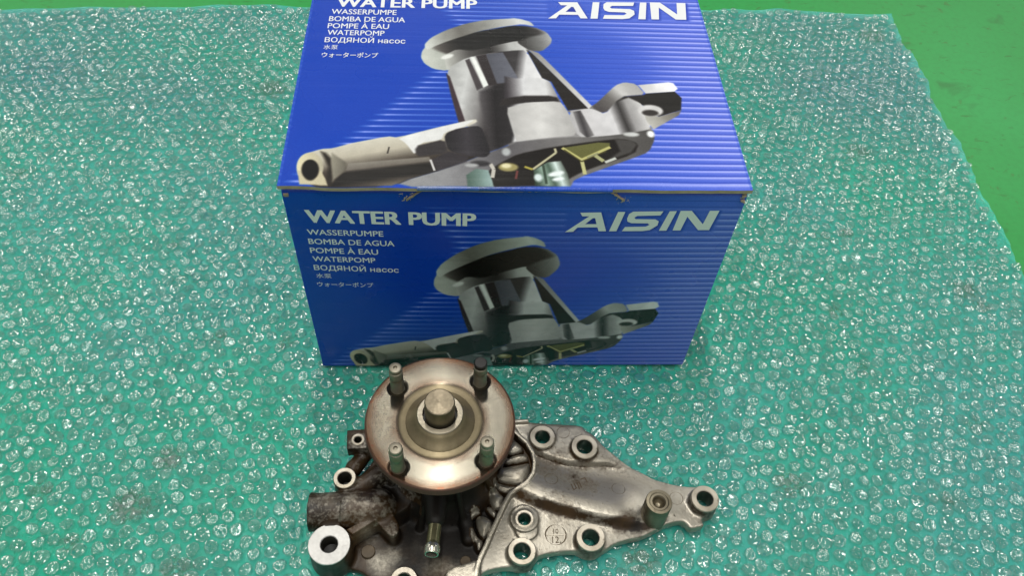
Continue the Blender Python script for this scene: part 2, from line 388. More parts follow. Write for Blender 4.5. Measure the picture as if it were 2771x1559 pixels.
for k in range(36):
    vs, fs = bubble_geo(0.0048, 0.0034, random.uniform(0.1, 0.85), random.uniform(0, 6))
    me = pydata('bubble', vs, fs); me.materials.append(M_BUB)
    me.polygons.foreach_set('use_smooth', [random.random() < 0.45] * len(me.polygons)); variants.append(me)
def hidden(x, y): return (-0.138 < x < 0.138 and 0.004 < y < 0.22)
near = sorted([s for s in spots if not hidden(s[0], s[1]) and 0 < s[3] < 2771 and 0 < s[4] < 1559 and not (780 < s[3] < 1950 and 1050 < s[4])], key=lambda s: s[2])[:300]
nearset = set(near)
for s in near:
    o = bpy.data.objects.new('bubble', random.choice(variants)); COL.objects.link(o); o.parent = wrap
    h = under_things(s[0], s[1])
    o.location = (s[0], s[1], sheet_z(s[0], s[1]) + 0.0001); o.rotation_euler = (0, 0, random.uniform(0, 6.28))
    k = random.uniform(0.88, 1.08); o.scale = (k, k, random.uniform(0.8, 1.15) * h)
protos = [np.array(bubble_geo(1.0, 1.0, random.uniform(0.1, 0.85), random.uniform(0, 6))[0]) for _ in range(90)]
PF = bubble_geo(1, 1, .5, 0)[1]
vv, fl, nb = [], [], 0
for s in spots:
    if s in nearset or hidden(s[0], s[1]): continue
    q = random.choice(protos); a = random.uniform(0, 6.28); c_, s_ = math.cos(a), math.sin(a)
    r = 0.0048 * random.uniform(.84, 1.08); h = 0.0034 * under_things(s[0], s[1]) * random.uniform(.75, 1.2)
    P = np.stack([(q[:, 0] * c_ - q[:, 1] * s_) * r + s[0], (q[:, 0] * s_ + q[:, 1] * c_) * r + s[1], q[:, 2] * h + sheet_z(s[0], s[1]) + 0.0001], 1)
    vv.append(P); b = nb * len(q); fl += [tuple(i + b for i in f) for f in PF]; nb += 1
vv = np.concatenate(vv)
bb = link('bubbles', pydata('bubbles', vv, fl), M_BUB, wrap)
bb['kind'] = 'stuff'
bb.data.polygons.foreach_set('use_smooth', np.repeat(RNG.random(len(fl) // NBF) < 0.45, NBF))

# ------------------------------------------------------------ printed artwork of the box
R1 = lambda x, y: (740 + .3727 * x, .3727 * y)
R2 = lambda x, y: (1380 + .3726 * x, .3726 * y)
R3 = lambda x, y: (740 + .3727 * x, 480 + .3727 * y)
R4 = lambda x, y: (1380 + .3726 * x, 480 + .3726 * y)
def L1(*pts): return [lidp(*R1(*p)) for p in pts]
def L2(*pts): return [lidp(*R2(*p)) for p in pts]
YL = [-5, 0, 10.5, 39.1, 81.2, 122.6, 142.9, 167.1, 210]
YF = [-8, -1.2, 8.9, 32.8, 68.4, 105.2, 126.8, 153.7, 196]
def to_front(p): return (0.93 * p[0] + 4.5, float(np.interp(p[1], YL, YF)))
RES = 4.0                                             # pixels per mm
class Art:
    def __init__(s, w, h):
        s.w, s.h = int(w * RES), int(h * RES); s.W = w
        s.X, s.Y = np.meshgrid((np.arange(s.w) + .5) / RES - w / 2, (np.arange(s.h) + .5) / RES)
        s.a = np.zeros((s.h, s.w, 3)); s.map = lambda p: p; s.tone = lambda c: c
    def poly_mask(s, pts, soft=0.35):
        P = [s.map(p) for p in pts]; xs = [p[0] for p in P]; ys = [p[1] for p in P]
        i0, i1 = int(max(0, (min(xs) + s.W / 2 - 2) * RES)), int(min(s.w, (max(xs) + s.W / 2 + 2) * RES))
        j0, j1 = int(max(0, (min(ys) - 2) * RES)), int(min(s.h, (max(ys) + 2) * RES))
        if i1 <= i0 or j1 <= j0: return None
        X, Y = s.X[j0:j1, i0:i1], s.Y[j0:j1, i0:i1]
        d = np.full(X.shape, 1e9); ins = np.zeros(X.shape, bool); n = len(P)
        for k in range(n):
            ax, ay = P[k]; bx, by = P[(k + 1) % n]; ex, ey = bx - ax, by - ay
            t = np.clip(((X - ax) * ex + (Y - ay) * ey) / (ex * ex + ey * ey + 1e-9), 0, 1)
            d = np.minimum(d, np.hypot(X - ax - t * ex, Y - ay - t * ey))
            if abs(ey) > 1e-9:
                c = ((ay > Y) != (by > Y)) & (X < ex * (Y - ay) / ey + ax); ins ^= c
        m = np.clip(0.5 + np.where(ins, d, -d) / (2 * soft), 0, 1)
        return m, (slice(j0, j1), slice(i0, i1)), X, Y
    def poly(s, pts, stops, g0=None, g1=None, soft=0.35):
        r = s.poly_mask(pts, soft)
        if r is None: return
        m, sl, X, Y = r
        if g0 is None: col = np.broadcast_to(s.tone(np.array(stops, float) / 255), X.shape + (3,))
        else:
            a, b = s.map(g0), s.map(g1); ex, ey = b[0] - a[0], b[1] - a[1]
            t = np.clip(((X - a[0]) * ex + (Y - a[1]) * ey) / (ex * ex + ey * ey), 0, 1)
            ps = [q[0] for q in stops]
            col = s.tone(np.stack([np.interp(t, ps, [q[1][c] / 255 for q in stops]) for c in range(3)], -1))
        s.a[sl] = s.a[sl] * (1 - m[..., None]) + col * m[..., None]
    def line(s, pts, w, col):
        for a, b in zip(pts[:-1], pts[1:]):
            ex, ey = b[0] - a[0], b[1] - a[1]; L = math.hypot(ex, ey) + 1e-9; nx_, ny_ = -ey / L * w / 2, ex / L * w / 2
            s.poly([(a[0] + nx_, a[1] + ny_), (b[0] + nx_, b[1] + ny_), (b[0] - nx_, b[1] - ny_), (a[0] - nx_, a[1] - ny_)], col, soft=.3)
    def ell(s, c, rx, ry, stops, rot=0, g=None, soft=.9):
        pts = []
        for k in range(36):
            t = 2 * math.pi * k / 36; x, y = rx * math.cos(t), ry * math.sin(t)
            pts.append((c[0] + x * math.cos(rot) - y * math.sin(rot), c[1] + x * math.sin(rot) + y * math.cos(rot)))
        if g: s.poly(pts, stops, g[0], g[1], soft)
        else: s.poly(pts, stops, soft=soft)
G = lambda v, w=0: (v + w, v, v - w)
def background(A, top, logo, sk=1.0):  # sk scales the stripes; stronger on the lid, its gloss painted in
    X, Y = A.X, A.Y
    right = np.clip((X + 40) / 170, 0, 1)
    base = np.stack([8 + 66 * right, 58 + 38 * right, 168 + 36 * right], -1) / 255
    pitch = 5.35
    t = ((Y + 1.2) / pitch) % 1.0
    # each printed band: a pale line, fading to blue, then a thin dark line
    pale = sk * np.exp(-((t - 0.80) / 0.15) ** 2) * (0.4 + 0.6 * right) + sk * 0.60 * right * np.clip((t - 0.15) / 0.8, 0, 1)
    dark = np.exp(-((t - 0.08) / 0.07) ** 2) * (0.2 + 0.5 * right)
    yy = Y / top
    ed = np.interp(yy, [0, 0.06, 0.25, 0.62, 0.80, 1.0], [-142, -132, -100, -44, -42, -62])
    m = np.clip((X - ed) / 9, 0, 1) * (yy < 0.985)
    lft = np.exp(-np.abs(X - ed - 9) / 16) * (X > ed) * 0.9
    hole = 1 / (1 + np.exp((np.hypot((X - 42 - 24 * (0.75 - yy)) / 52, (yy - 0.60) / 0.20) - 1) * 9))
    m = m * (1 - 0.93 * hole); dark_m = np.clip((X - ed) / 20, 0, 1)
    gap = np.clip(1.2 - np.hypot(np.maximum(np.abs(X - logo[0]) - logo[2], 0), np.maximum(np.abs(Y - logo[1]) - logo[3], 0)) / 3.0, 0, 1)
    m = m * (1 - 0.85 * gap)
    right_ = np.clip((X - 20) / 120, 0, 1); p = (pale * m * (1 + .25 * right_) + lft * m * np.exp(-((t - .8) / .15) ** 2))[..., None]
    c = base * (1 - p * .75) + np.array([150, 160, 238]) / 255 * p * .75
    c = c * (1 - (dark * dark_m * (1 - gap))[..., None] * .5) + np.array([10, 28, 120]) / 255 * (dark * dark_m * (1 - gap))[..., None] * .5
    A.a[:] = np.clip(c, 0, 1)
def pump_picture(A):
    def P(pts, *a, **k):
        if len(pts) > 8:
            Q = []
            for i in range(len(pts)):
                p_, q_ = pts[i], pts[(i + 1) % len(pts)]; Q += [(.82 * p_[0] + .18 * q_[0], .82 * p_[1] + .18 * q_[1]), (.18 * p_[0] + .82 * q_[0], .18 * p_[1] + .82 * q_[1])]
            pts = Q
        k.setdefault('soft', .5); A.poly(pts, *a, **k)
    P(L2((-60, 990), (400, 940), (560, 900), (860, 900), (1030, 925), (1030, 960), (640, 1040), (0, 1070)), (150, 146, 142))
    P(L2((400, 812), (560, 786), (600, 770), (700, 720), (800, 680), (860, 760), (560, 850)), (130, 126, 122))
    # lower pulley disc
    P(L1((1070, 420), (1078, 375), (1110, 335), (1300, 260), (1600, 220)) + L2((0, 190), (180, 200), (270, 240), (305, 290), (295, 325), (230, 380), (120, 372)) + L1((1600, 420), (1400, 470), (1260, 520), (1160, 505), (1095, 465)),
      [(0, (196, 196, 184)), (.22, (170, 170, 160)), (.40, (60, 56, 52)), (.7, (40, 36, 34)), (.86, (110, 108, 104)), (1, (170, 168, 164))], lidp(*R1(1070, 400)), lidp(*R2(305, 300)))
    # black recess between the discs
    P(L1((1130, 345), (1250, 300), (1500, 225), (1771, 190)) + L2((0, 195), (110, 190), (200, 215), (270, 245), (150, 270), (60, 300), (0, 325)) + L1((1640, 345), (1450, 372), (1340, 365), (1270, 400), (1180, 370)), [(0, (168, 166, 156)), (.10, (96, 90, 84)), (.26, (24, 20, 18)), (.8, (20, 17, 15)), (.93, (66, 62, 60)), (1, (150, 147, 142))], lidp(*R1(1125, 370)), lidp(*R2(270, 245)), soft=1.4)
    # upper disc rim
    P(L1((1100, 350), (1098, 322), (1145, 275), (1250, 222), (1400, 172), (1550, 145), (1771, 134)) + L2((0, 132), (80, 140), (150, 162), (180, 195), (90, 178), (0, 190)) + L1((1650, 200), (1500, 228), (1300, 290), (1180, 335), (1125, 365)),
      [(0, (205, 205, 195)), (.35, (120, 116, 108)), (.6, (150, 148, 140)), (.9, (205, 203, 196)), (1, (180, 180, 175))], lidp(*R1(1100, 340)), lidp(*R2(180, 190)))
    # hub under the disc
    P(L1((1240, 430), (1262, 395), (1330, 362), (1440, 378), (1600, 335), (1771, 300)) + L2((60, 320), (140, 372), (110, 400), (0, 400)) + L1((1600, 440), (1420, 420), (1290, 490), (1262, 520)),
      [(0, (190, 188, 178)), (.3, (96, 92, 88)), (.55, (50, 46, 44)), (.8, (176, 174, 168)), (1, (205, 202, 196))], lidp(*R1(1240, 430)), lidp(*R2(130, 380)))
    A.ell(lidp(*R1(1262, 415)), 4.5, 2.2, (215, 213, 204), .5)
    # tower
    P(L1((1265, 520), (1290, 485), (1400, 425), (1600, 385), (1771, 370)) + L2((0, 372), (118, 368), (232, 572), (285, 596), (345, 705), (500, 990), (200, 1010), (40, 1030)) + L1((1755, 1030), (1600, 1095), (1520, 1120), (1400, 900), (1345, 880), (1262, 580)),
      [(0, (176, 174, 168)), (.14, (196, 194, 188)), (.30, (140, 136, 132)), (.42, (64, 58, 58)), (.58, (72, 68, 68)), (.68, (205, 202, 198)), (.84, (220, 217, 212)), (1, (165, 160, 156))], lidp(*R1(1290, 600)), lidp(*R2(330, 680)))
    P(L1((1253, 535), (1280, 560), (1392, 885), (1345, 895), (1290, 700)), (74, 58, 62))
    P(L1((1392, 442), (1422, 430), (1520, 640), (1478, 662)), (84, 76, 76))
    P(L1((1432, 420), (1458, 418), (1562, 622), (1525, 642)), (222, 221, 212))
    P(L1((1470, 412), (1545, 398), (1625, 612), (1565, 630)), (62, 54, 54))
    P(L1((1542, 398), (1665, 385), (1771, 565), (1771, 600), (1622, 612)), [(0, (92, 92, 98)), (1, (120, 120, 126))], lidp(*R1(1540, 500)), lidp(*R1(1771, 500)))
    P(L1((1480, 672), (1560, 650), (1640, 620), (1771, 600), (1771, 745), (1690, 790), (1762, 1028), (1600, 1095), (1560, 1000)), [(0, (110, 105, 104)), (.45, (44, 39, 40)), (1, (66, 62, 62))], lidp(*R1(1480, 800)), lidp(*R1(1771, 800)), soft=1.2)
    P(L2((-40, 560), (40, 575), (232, 572), (290, 598), (340, 700), (100, 700), (-40, 722)), [(0, (70, 64, 66)), (.35, (205, 202, 198)), (.8, (208, 205, 200)), (1, (150, 146, 142))], lidp(*R2(-30, 640)), lidp(*R2(330, 640)), soft=.8)
    P(L2((-60, 725), (100, 700), (280, 700), (342, 712), (362, 742), (120, 752), (-80, 775)), (58, 52, 50), soft=.9)
    P(L1((1685, 790), (1771, 770)) + L2((120, 750), (362, 740), (420, 812), (500, 985), (300, 1000), (45, 1028)) + L1((1762, 1028),), [(0, (178, 174, 168)), (.5, (205, 201, 194)), (1, (176, 172, 166))], lidp(*R1(1690, 900)), lidp(*R2(480, 900)))
    # wedge and strut
    P(L2((118, 366), (160, 390), (572, 792), (420, 806), (300, 600), (232, 572)), (50, 44, 40))
    P(L2((128, 362), (205, 388), (240, 420), (592, 772), (572, 796), (160, 392)), [(0, (150, 146, 140)), (1, (208, 204, 198))], lidp(*R2(130, 370)), lidp(*R2(580, 780)))
    # right block, hump, arm
    P(L2((415, 812), (560, 792), (600, 795), (690, 832), (770, 735), (860, 700), (940, 720), (1042, 940), (860, 975), (640, 995), (500, 1010)), [(0, (176, 172, 168)), (.25, (196, 192, 188)), (.55, (206, 202, 198)), (.68, (70, 66, 64)), (.78, (160, 156, 152)), (1, (214, 210, 204))], lidp(*R2(420, 900)), lidp(*R2(1010, 840)))
    P(L2((455, 815), (512, 806), (612, 985), (560, 1005), (505, 960)), [(0, (170, 166, 162)), (.5, (78, 74, 74)), (1, (150, 146, 142))], lidp(*R2(470, 900)), lidp(*R2(580, 890)))
    P(L2((590, 782), (640, 742), (765, 622), (830, 600), (915, 612), (985, 690), (830, 702), (770, 735), (690, 832)), [(0, (90, 84, 82)), (.35, (120, 115, 110)), (.6, (196, 192, 186)), (1, (168, 164, 158))], lidp(*R2(640, 800)), lidp(*R2(960, 640)))
    P(L2((775, 740), (830, 702), (985, 690), (1000, 760), (935, 745), (860, 712)), (52, 46, 42), soft=.8)
    P(L2((930, 620), (1150, 598), (1185, 605), (1218, 645), (1190, 668), (985, 682)), [(0, (200, 196, 190)), (1, (236, 232, 228))], lidp(*R2(930, 640)), lidp(*R2(1200, 630)))
    P(L2((985, 682), (1195, 666), (1245, 712), (1242, 800), (1080, 850), (1000, 800), (930, 740)), (46, 42, 38))
    P(L2((965, 800), (1080, 848), (1243, 802), (1225, 838), (1042, 942), (990, 880)), [(0, (186, 182, 172)), (1, (120, 114, 104))], lidp(*R2(1000, 900)), lidp(*R2(1230, 810)))
    A.ell(lidp(*R2(1020, 805)), 8.2, 5.6, (206, 202, 196)); A.ell(lidp(*R2(1018, 822)), 5.4, 3.0, (70, 64, 60))
    # base flange plate and its cavity
    P(L1((1150, 1255), (1400, 1170), (1560, 1110), (1771, 1035)) + L2((0, 1040), (400, 1000), (640, 996), (860, 972), (1038, 936), (1052, 1010), (1010, 1105), (860, 1162), (545, 1272), (470, 1305), (440, 1340), (0, 1340)) + L1((850, 1340),),
      [(0, (150, 148, 146)), (.3, (104, 100, 100)), (.6, (128, 124, 120)), (1, (92, 88, 84))], lidp(*R1(1200, 1260)), lidp(*R2(1040, 1000)))
    P(L2((-60, 1180), (60, 1120), (300, 1072), (600, 1030), (820, 1008), (935, 1045), (905, 1118), (560, 1232), (440, 1290), (380, 1340), (-60, 1340)) + L1((1460, 1340), (1560, 1240)), (36, 29, 25), soft=.7)
    P(L2((760, 1012), (880, 1020), (925, 1050), (880, 1110), (700, 1170), (800, 1100)), (86, 82, 78), soft=1.0)
    P(L2((390, 1074), (640, 1036), (725, 1040), (725, 1072), (520, 1158)), (112, 110, 66))
    A.line(L2((378, 1076), (520, 1162), (728, 1070)), 2.2, (186, 180, 124)); A.line(L2((520, 1160), (545, 1265)), 2.4, (188, 184, 136)); A.line(L2((392, 1090), (520, 1174), (700, 1100)), 1.0, (84, 78, 44)); A.line(L2((560, 1146), (640, 1112)), 1.0, (150, 150, 120))
    A.line(L2((165, 1232), (335, 1110), (325, 1080)), 1.6, (186, 180, 150)); A.line(L2((105, 1212), (165, 1232)), 1.8, (170, 160, 84)); A.line(L2((618, 1130), (680, 1172)), 2.8, (170, 168, 128))
    A.line(L2((690, 1180), (770, 1150)), 2.0, (190, 190, 180))
    P(L2((170, 1240), (270, 1180), (370, 1170), (420, 1260), (440, 1340), (180, 1340)), [(0, (60, 74, 62)), (.3, (150, 166, 150)), (.5, (90, 106, 92)), (.7, (205, 214, 205)), (1, (60, 66, 56))], lidp(*R2(170, 1280)), lidp(*R2(430, 1240)))
    A.ell(lidp(*R2(335, 1262)), 5, 2.0, (222, 224, 218), .3); A.ell(lidp(*R2(350, 1300)), 3.5, 1.4, (232, 234, 228), .2); A.ell(lidp(*R2(205, 1290)), 2.5, 3, (206, 212, 206)); A.line(L2((240, 1200), (265, 1330)), 1.6, (70, 84, 70))
    P(L1((1410, 1340), (1400, 1270), (1470, 1225), (1560, 1235), (1600, 1340)), [(0, (84, 104, 92)), (1, (160, 176, 170))], lidp(*R1(1400, 1300)), lidp(*R1(1600, 1300)))
    A.ell(lidp(*R1(1705, 1215)), 6, 3.6, (160, 150, 104)); A.ell(lidp(*R1(1690, 1205)), 3, 2, (214, 206, 170)); A.line(L1((1575, 1190), (1600, 1230), (1590, 1290)), 2.4, (190, 184, 172)); A.ell(lidp(*R1(1690, 1105)), 2.6, 3.4, (176, 176, 172)); A.line(L1((1760, 1300), (1771, 1240)), 1.5, (120, 70, 66))
    A.ell(lidp(*R1(1500, 1188)), 6, 2.4, (60, 56, 58)); A.ell(lidp(*R1(1440, 1200)), 4, 1.6, (170, 168, 164)); A.ell(lidp(*R2(880, 978)), 5, 2, (196, 194, 188)); A.ell(lidp(*R2(1022, 975)), 2.4, 3, (230, 228, 222))
    # long left arm
    P(L1((175, 1170), (240, 1112), (350, 1080), (430, 1076), (560, 1040), (830, 990), (900, 1000), (1200, 925), (1360, 890), (1470, 868), (1480, 890), (1400, 925), (1300, 960), (1560, 1110), (1400, 1170), (1180, 1245), (860, 1340), (190, 1340)),
      [(0, (206, 200, 184)), (.38, (186, 178, 160)), (.52, (140, 132, 118)), (.66, (86, 76, 66)), (1, (40, 32, 26))], lidp(*R1(600, 1010)), lidp(*R1(680, 1310)))
    P(L1((900, 1002), (1360, 892), (1462, 872), (1380, 925), (1240, 965), (1220, 1020), (1060, 1040), (1030, 1130), (960, 1040)), (214, 211, 204))
    P(L1((545, 1185), (1130, 1140), (1190, 1242), (860, 1335), (420, 1335), (520, 1240)), [(0, (150, 144, 132)), (.3, (120, 112, 102)), (.42, (40, 33, 28)), (.75, (34, 28, 24)), (1, (120, 110, 98))], lidp(*R1(800, 1150)), lidp(*R1(830, 1330)))
    P(L1((345, 1100), (380, 1110), (420, 1150), (425, 1290), (390, 1330), (398, 1210)), (48, 40, 33), soft=1.2)
    P(L1((425, 1110), (530, 1180), (520, 1240), (430, 1310), (420, 1180)), [(0, (150, 144, 128)), (1, (110, 104, 92))], lidp(*R1(430, 1200)), lidp(*R1(530, 1200)), soft=.8)
    P(L1((1030, 1085), (1050, 1058), (1210, 1020), (1250, 1030), (1265, 1095), (1230, 1118), (1060, 1138), (1035, 1120)), (66, 60, 60), soft=.8)
    P(L1((1240, 1000), (1260, 965), (1340, 935), (1480, 915), (1520, 940), (1578, 1110), (1540, 1145), (1420, 1135), (1270, 1098)), [(0, (44, 40, 42)), (.5, (72, 67, 70)), (1, (44, 40, 42))], lidp(*R1(1240, 1030)), lidp(*R1(1570, 1020)))
    P(L1((1150, 1160), (1270, 1100), (1420, 1136), (1400, 1175), (1190, 1242)), (66, 60, 62), soft=.8)
    A.line(L1((1140, 1160), (1170, 1240)), 1.4, (200, 196, 190))
    A.line(L1((840, 1068), (828, 1115)), .8, (50, 45, 40))
    # round boss
    def E1(cx_, cy_, rx, ry): return L1(*[(cx_ + rx * math.cos(t), cy_ + ry * math.sin(t)) for t in np.linspace(0, 6.283, 33)[:-1]])
    P(E1(265, 1215, 98, 108), [(0, (214, 204, 172)), (1, (180, 172, 150))], lidp(*R1(170, 1210)), lidp(*R1(350, 1210)))
    P(L1((172, 1240), (345, 1240), (395, 1330), (190, 1330)), (196, 186, 158))
    P(E1(267, 1232, 63, 74), (14, 10, 8), soft=.7)
def soften(A, it=2):
    for _ in range(it):
        A.a = (2 * A.a + np.roll(A.a, 1, 0) + np.roll(A.a, -1, 0) + np.roll(A.a, 1, 1) + np.roll(A.a, -1, 1)) / 6
    m = RNG.normal(0, 1, (A.h // 12 + 2, A.w // 12 + 2)); m = np.kron(m, np.ones((12, 12)))[:A.h, :A.w]
    for _ in range(10): m = (m + np.roll(m, 3, 0) + np.roll(m, -3, 0) + np.roll(m, 3, 1) + np.roll(m, -3, 1)) / 5
    sat = A.a.max(-1) - A.a.min(-1); A.a = np.clip(A.a * (1 + (.035 * m * np.clip(1 - sat * 4, 0, 1))[..., None]), 0, 1)
def finish(A, name, amp=0.03):
    # photographic grain of the print
    n = RNG.normal(0, 1, A.a.shape[:2]); A.a = np.clip(A.a + n[..., None] * amp * .6, 0, 1)
    img = bpy.data.images.new(name, A.w, A.h, alpha=False)
    buf = np.ones((A.h, A.w, 4), np.float32); buf[..., :3] = A.a
    img.pixels.foreach_set(buf.ravel()); img.update(); img.pack(); return img
# logo letter outlines (measured on the box front)
LOGO = [[(510, 252), (662, 250), (697, 385), (643, 385), (634, 357), (490, 358), (458, 388), (398, 391), (575, 278), (525, 278)],
        [(785, 247), (838, 247), (772, 385), (718, 386)],
        [(895, 245), (1115, 243), (1092, 273), (925, 276), (903, 288), (912, 299), (1055, 301), (1080, 315), (1070, 345), (1015, 378), (960, 385), (812, 385), (835, 355), (985, 353), (1012, 340), (1000, 330), (880, 328), (852, 316), (850, 295), (865, 262)],
        [(1160, 243), (1212, 242), (1135, 383), (1080, 383)],
        [(1240, 240), (1320, 240), (1400, 338), (1452, 240), (1522, 240), (1445, 380), (1365, 380), (1288, 283), (1237, 382), (1180, 382)]]
LOGO_HOLE = [(545, 334), (602, 291), (618, 291), (628, 334)]
logo_f = [[frontp(*R4(*p)) for p in q] for q in LOGO]; hole_f = [frontp(*R4(*p)) for p in LOGO_HOLE]
# level the logo: the survey gives tiny tilts, keep as measured
def f2l(p): return (28.1 + (p[0] - 31.7) * 1.0935, 167.1 + (p[1] - 157.7) * 1.16)
logo_l = [[f2l(p) for p in q] for q in logo_f]; hole_l = [f2l(p) for p in hole_f]
BW, BD = 280, 215
lidA = Art(BW, BD); background(lidA, 197, (80, 179, 50, 9), .85); COOL = np.array([.97, .99, 1.03]); lidA.tone = lambda c: c ** 1.3 * 1.07 * COOL; pump_picture(lidA); lidA.tone = lambda c: c; soften(lidA)
for q in logo_l: lidA.poly([(x + .8, y - .8) for x, y in q], (16, 44, 150), soft=1.6)
frA = Art(BW, BOX_H); background(frA, 182, (79, 168, 46, 8), 0.62); frA.map = to_front; frA.tone = lambda c: c ** 1.35 * COOL; pump_picture(frA); frA.map = lambda p: p; frA.tone = lambda c: c; soften(frA)
for q in logo_f: frA.poly([(x + .8, y - .8) for x, y in q], (16, 44, 150), soft=1.6)
# scuffs at the foot of the front
M_PLID = mat_print('printed_lid_board', finish(lidA, 'lid_print')); M_PFRONT = mat_print('printed_front_board', finish(frA, 'front_print'))
del lidA, frA

# ------------------------------------------------------------ the carton
carton = empty('cardboard_box', (0, 0, 0), 'closed blue printed cardboard carton with torn lid edge, standing behind the old pump', 'box')
def uvset(me, fn):
    uv = me.uv_layers.new(name='UVMap')
    for lp in me.loops: uv.data[lp.index].uv = fn(me.vertices[lp.vertex_index].co * 1000)
def strip_mesh(name, prof_fn, x0, x1, n, thick):
    # sheet swept along x; prof_fn(x) -> list of (y, z) in mm from the bottom or back onward; offset inwards by thick
    v, f = [], []; m = None
    for i in range(n + 1):
        x = x0 + (x1 - x0) * i / n; pr = prof_fn(x); m = len(pr)
        outp = pr; inn = []
        for k, (y, z) in enumerate(pr):
            a = pr[max(0, k - 1)]; b = pr[min(m - 1, k + 1)]; ty, tz = b[0] - a[0], b[1] - a[1]; L = math.hypot(ty, tz) + 1e-9
            inn.append((y + tz / L * thick, z - ty / L * thick))
        for y, z in outp + inn[::-1]: v.append((x * MM, y * MM, z * MM))
    K = 2 * m
    for i in range(n):
        for k in range(K):
            k2 = (k + 1) % K; f.append((i * K + k, i * K + k2, (i + 1) * K + k2, (i + 1) * K + k))
    f.append(tuple(range(K))[::-1]); f.append(tuple(n * K + k for k in range(K)))
    me = pydata(name, v, f)
    bm = bmesh.new(); bm.from_mesh(me); bmesh.ops.recalc_face_normals(bm, faces=bm.faces[:]); bm.to_mesh(me); bm.free()
    return me
HW = 140
TX0, TX1 = -61, 58          # extent of the torn tab in the middle
# front board, rolled over at the top (not in the middle, where it is torn)
def front_prof(x):
    bow = 1.2 * math.cos(x / HW * math.pi / 2)
    ys = [(-bow * math.sin(z / 194 * math.pi), z) for z in np.linspace(0.3, 189.5, 14)]
    y0 = ys[-1][0]
    if TX0 - 1 < x < TX1 + 1: return ys + [(y0, 190.6), (y0, 191.6), (y0, 192.6), (y0, 193.6), (y0, 194.8)]
    R = 4.2
    rp = .16 * math.sin(x * 2.1) * (1 if x < 0 else .5)
    return ys + [(y0 + (R + rp) - (R + rp) * math.cos(a), 189.5 + (R + rp) * math.sin(a)) for a in np.linspace(0.3, 1.57, 5)]
fm = strip_mesh('front_panel', front_prof, -HW, HW, 420, 2.4)
uvset(fm, lambda c: ((c.x + HW) / 280, min(max(c.z, 0), BOX_H) / BOX_H))
fp = link('front_panel', fm, M_PFRONT, carton)
for p in fm.polygons: p.use_smooth = False
sharp_smooth(fm, 40)
link('back_panel', box_mesh('back_panel', -HW + .2, HW - .2, BD - 2.6, BD - .2, 0.4, 194), M_BLUE, carton)
for sx in (-1, 1):
    link('side_panel', box_mesh('side_panel', min(sx * HW, sx * (HW - 2.6)), max(sx * HW, sx * (HW - 2.6)), 2.6, BD - 2.8, 0.4, 194.2), M_BLUE, carton)
link('base_panel', box_mesh('base_panel', -HW + 3, HW - 3, 2.8, BD - 3, 0.5, 3), M_KRAFT, carton)
# lid board: slightly bowed sheet
def lid_mesh():
    nx_, ny_ = 56, 30; v, f = [], []
    def z(x, y): return BOX_H + 0.9 * math.cos(x / 141 * math.pi / 2) * math.sin(min(1, max(0, y / BD)) * math.pi) + 0.25 * math.sin(x * .09 + 1) * math.exp(-max(y, 0) / 15)
    def fy(x):
        e = -2.2 + 0.35 * math.sin(x * 0.13) + (0.5 if abs(x) > 120 else 0)
        return e
    for lay in (0, 1):
        for j in range(ny_ + 1):
            for i in range(nx_ + 1):
                x = -141.3 + 282.6 * i / nx_; y = fy(x) + (BD - fy(x)) * j / ny_
                v.append((x * MM, y * MM, (z(x, y) - lay * 2.6) * MM))
    n = (nx_ + 1) * (ny_ + 1); idx = lambda i, j, l: l * n + j * (nx_ + 1) + i
    mats = []
    for j in range(ny_):
        for i in range(nx_):
            f.append((idx(i, j, 0), idx(i + 1, j, 0), idx(i + 1, j + 1, 0), idx(i, j + 1, 0))); mats.append(0)
            f.append((idx(i, j, 1), idx(i, j + 1, 1), idx(i + 1, j + 1, 1), idx(i + 1, j, 1))); mats.append(1)
    for i in range(nx_):
        f.append((idx(i, 0, 0), idx(i, 0, 1), idx(i + 1, 0, 1), idx(i + 1, 0, 0))); mats.append(1)
        f.append((idx(i, ny_, 0), idx(i + 1, ny_, 0), idx(i + 1, ny_, 1), idx(i, ny_, 1))); mats.append(1)
    for j in range(ny_):
        f.append((idx(0, j, 0), idx(0, j + 1, 0), idx(0, j + 1, 1), idx(0, j, 1))); mats.append(0)
        f.append((idx(nx_, j, 0), idx(nx_, j, 1), idx(nx_, j + 1, 1), idx(nx_, j + 1, 0))); mats.append(0)
    me = pydata('lid', v, f); me.materials.append(M_PLID); me.materials.append(M_KRAFT)
    me.polygons.foreach_set('material_index', mats)
    uvset(me, lambda c: ((c.x + HW) / 280, max(0.0, c.y) / BD))
    sharp_smooth(me, 30); return me, z
lm, lid_z = lid_mesh()
lid = link('lid', lm, None, carton)
# tucked fold in the middle, cracked white along the crease
def tuck_prof(x):
    w = 0.25 * math.sin(x * 2.1) + 0.2 * math.sin(x * 5.3 + 1); return [(-1.5, BOX_H + .45), (-1.9, BOX_H + .40 + w * .2), (-2.45, BOX_H + .05 + w * .2), (-2.7 + w * .15, BOX_H - .5), (-2.6, BOX_H - 1.2)]
tk = link('tuck_flap', strip_mesh('tuck_flap', tuck_prof, TX0 + 1, TX1 - 2, 110, 0.5), M_PLID, lid); sharp_smooth(tk.data, 60)
uvset(tk.data, lambda c: ((c.x + HW) / 280, 0.004))
wc = link('fold_crease', strip_mesh('fold_crease', lambda x: [(-2.5, BOX_H + .02), (-2.85, BOX_H - .28)], TX0 + 3, TX1 - 4, 110, 0.1), M_FOLD, lid)
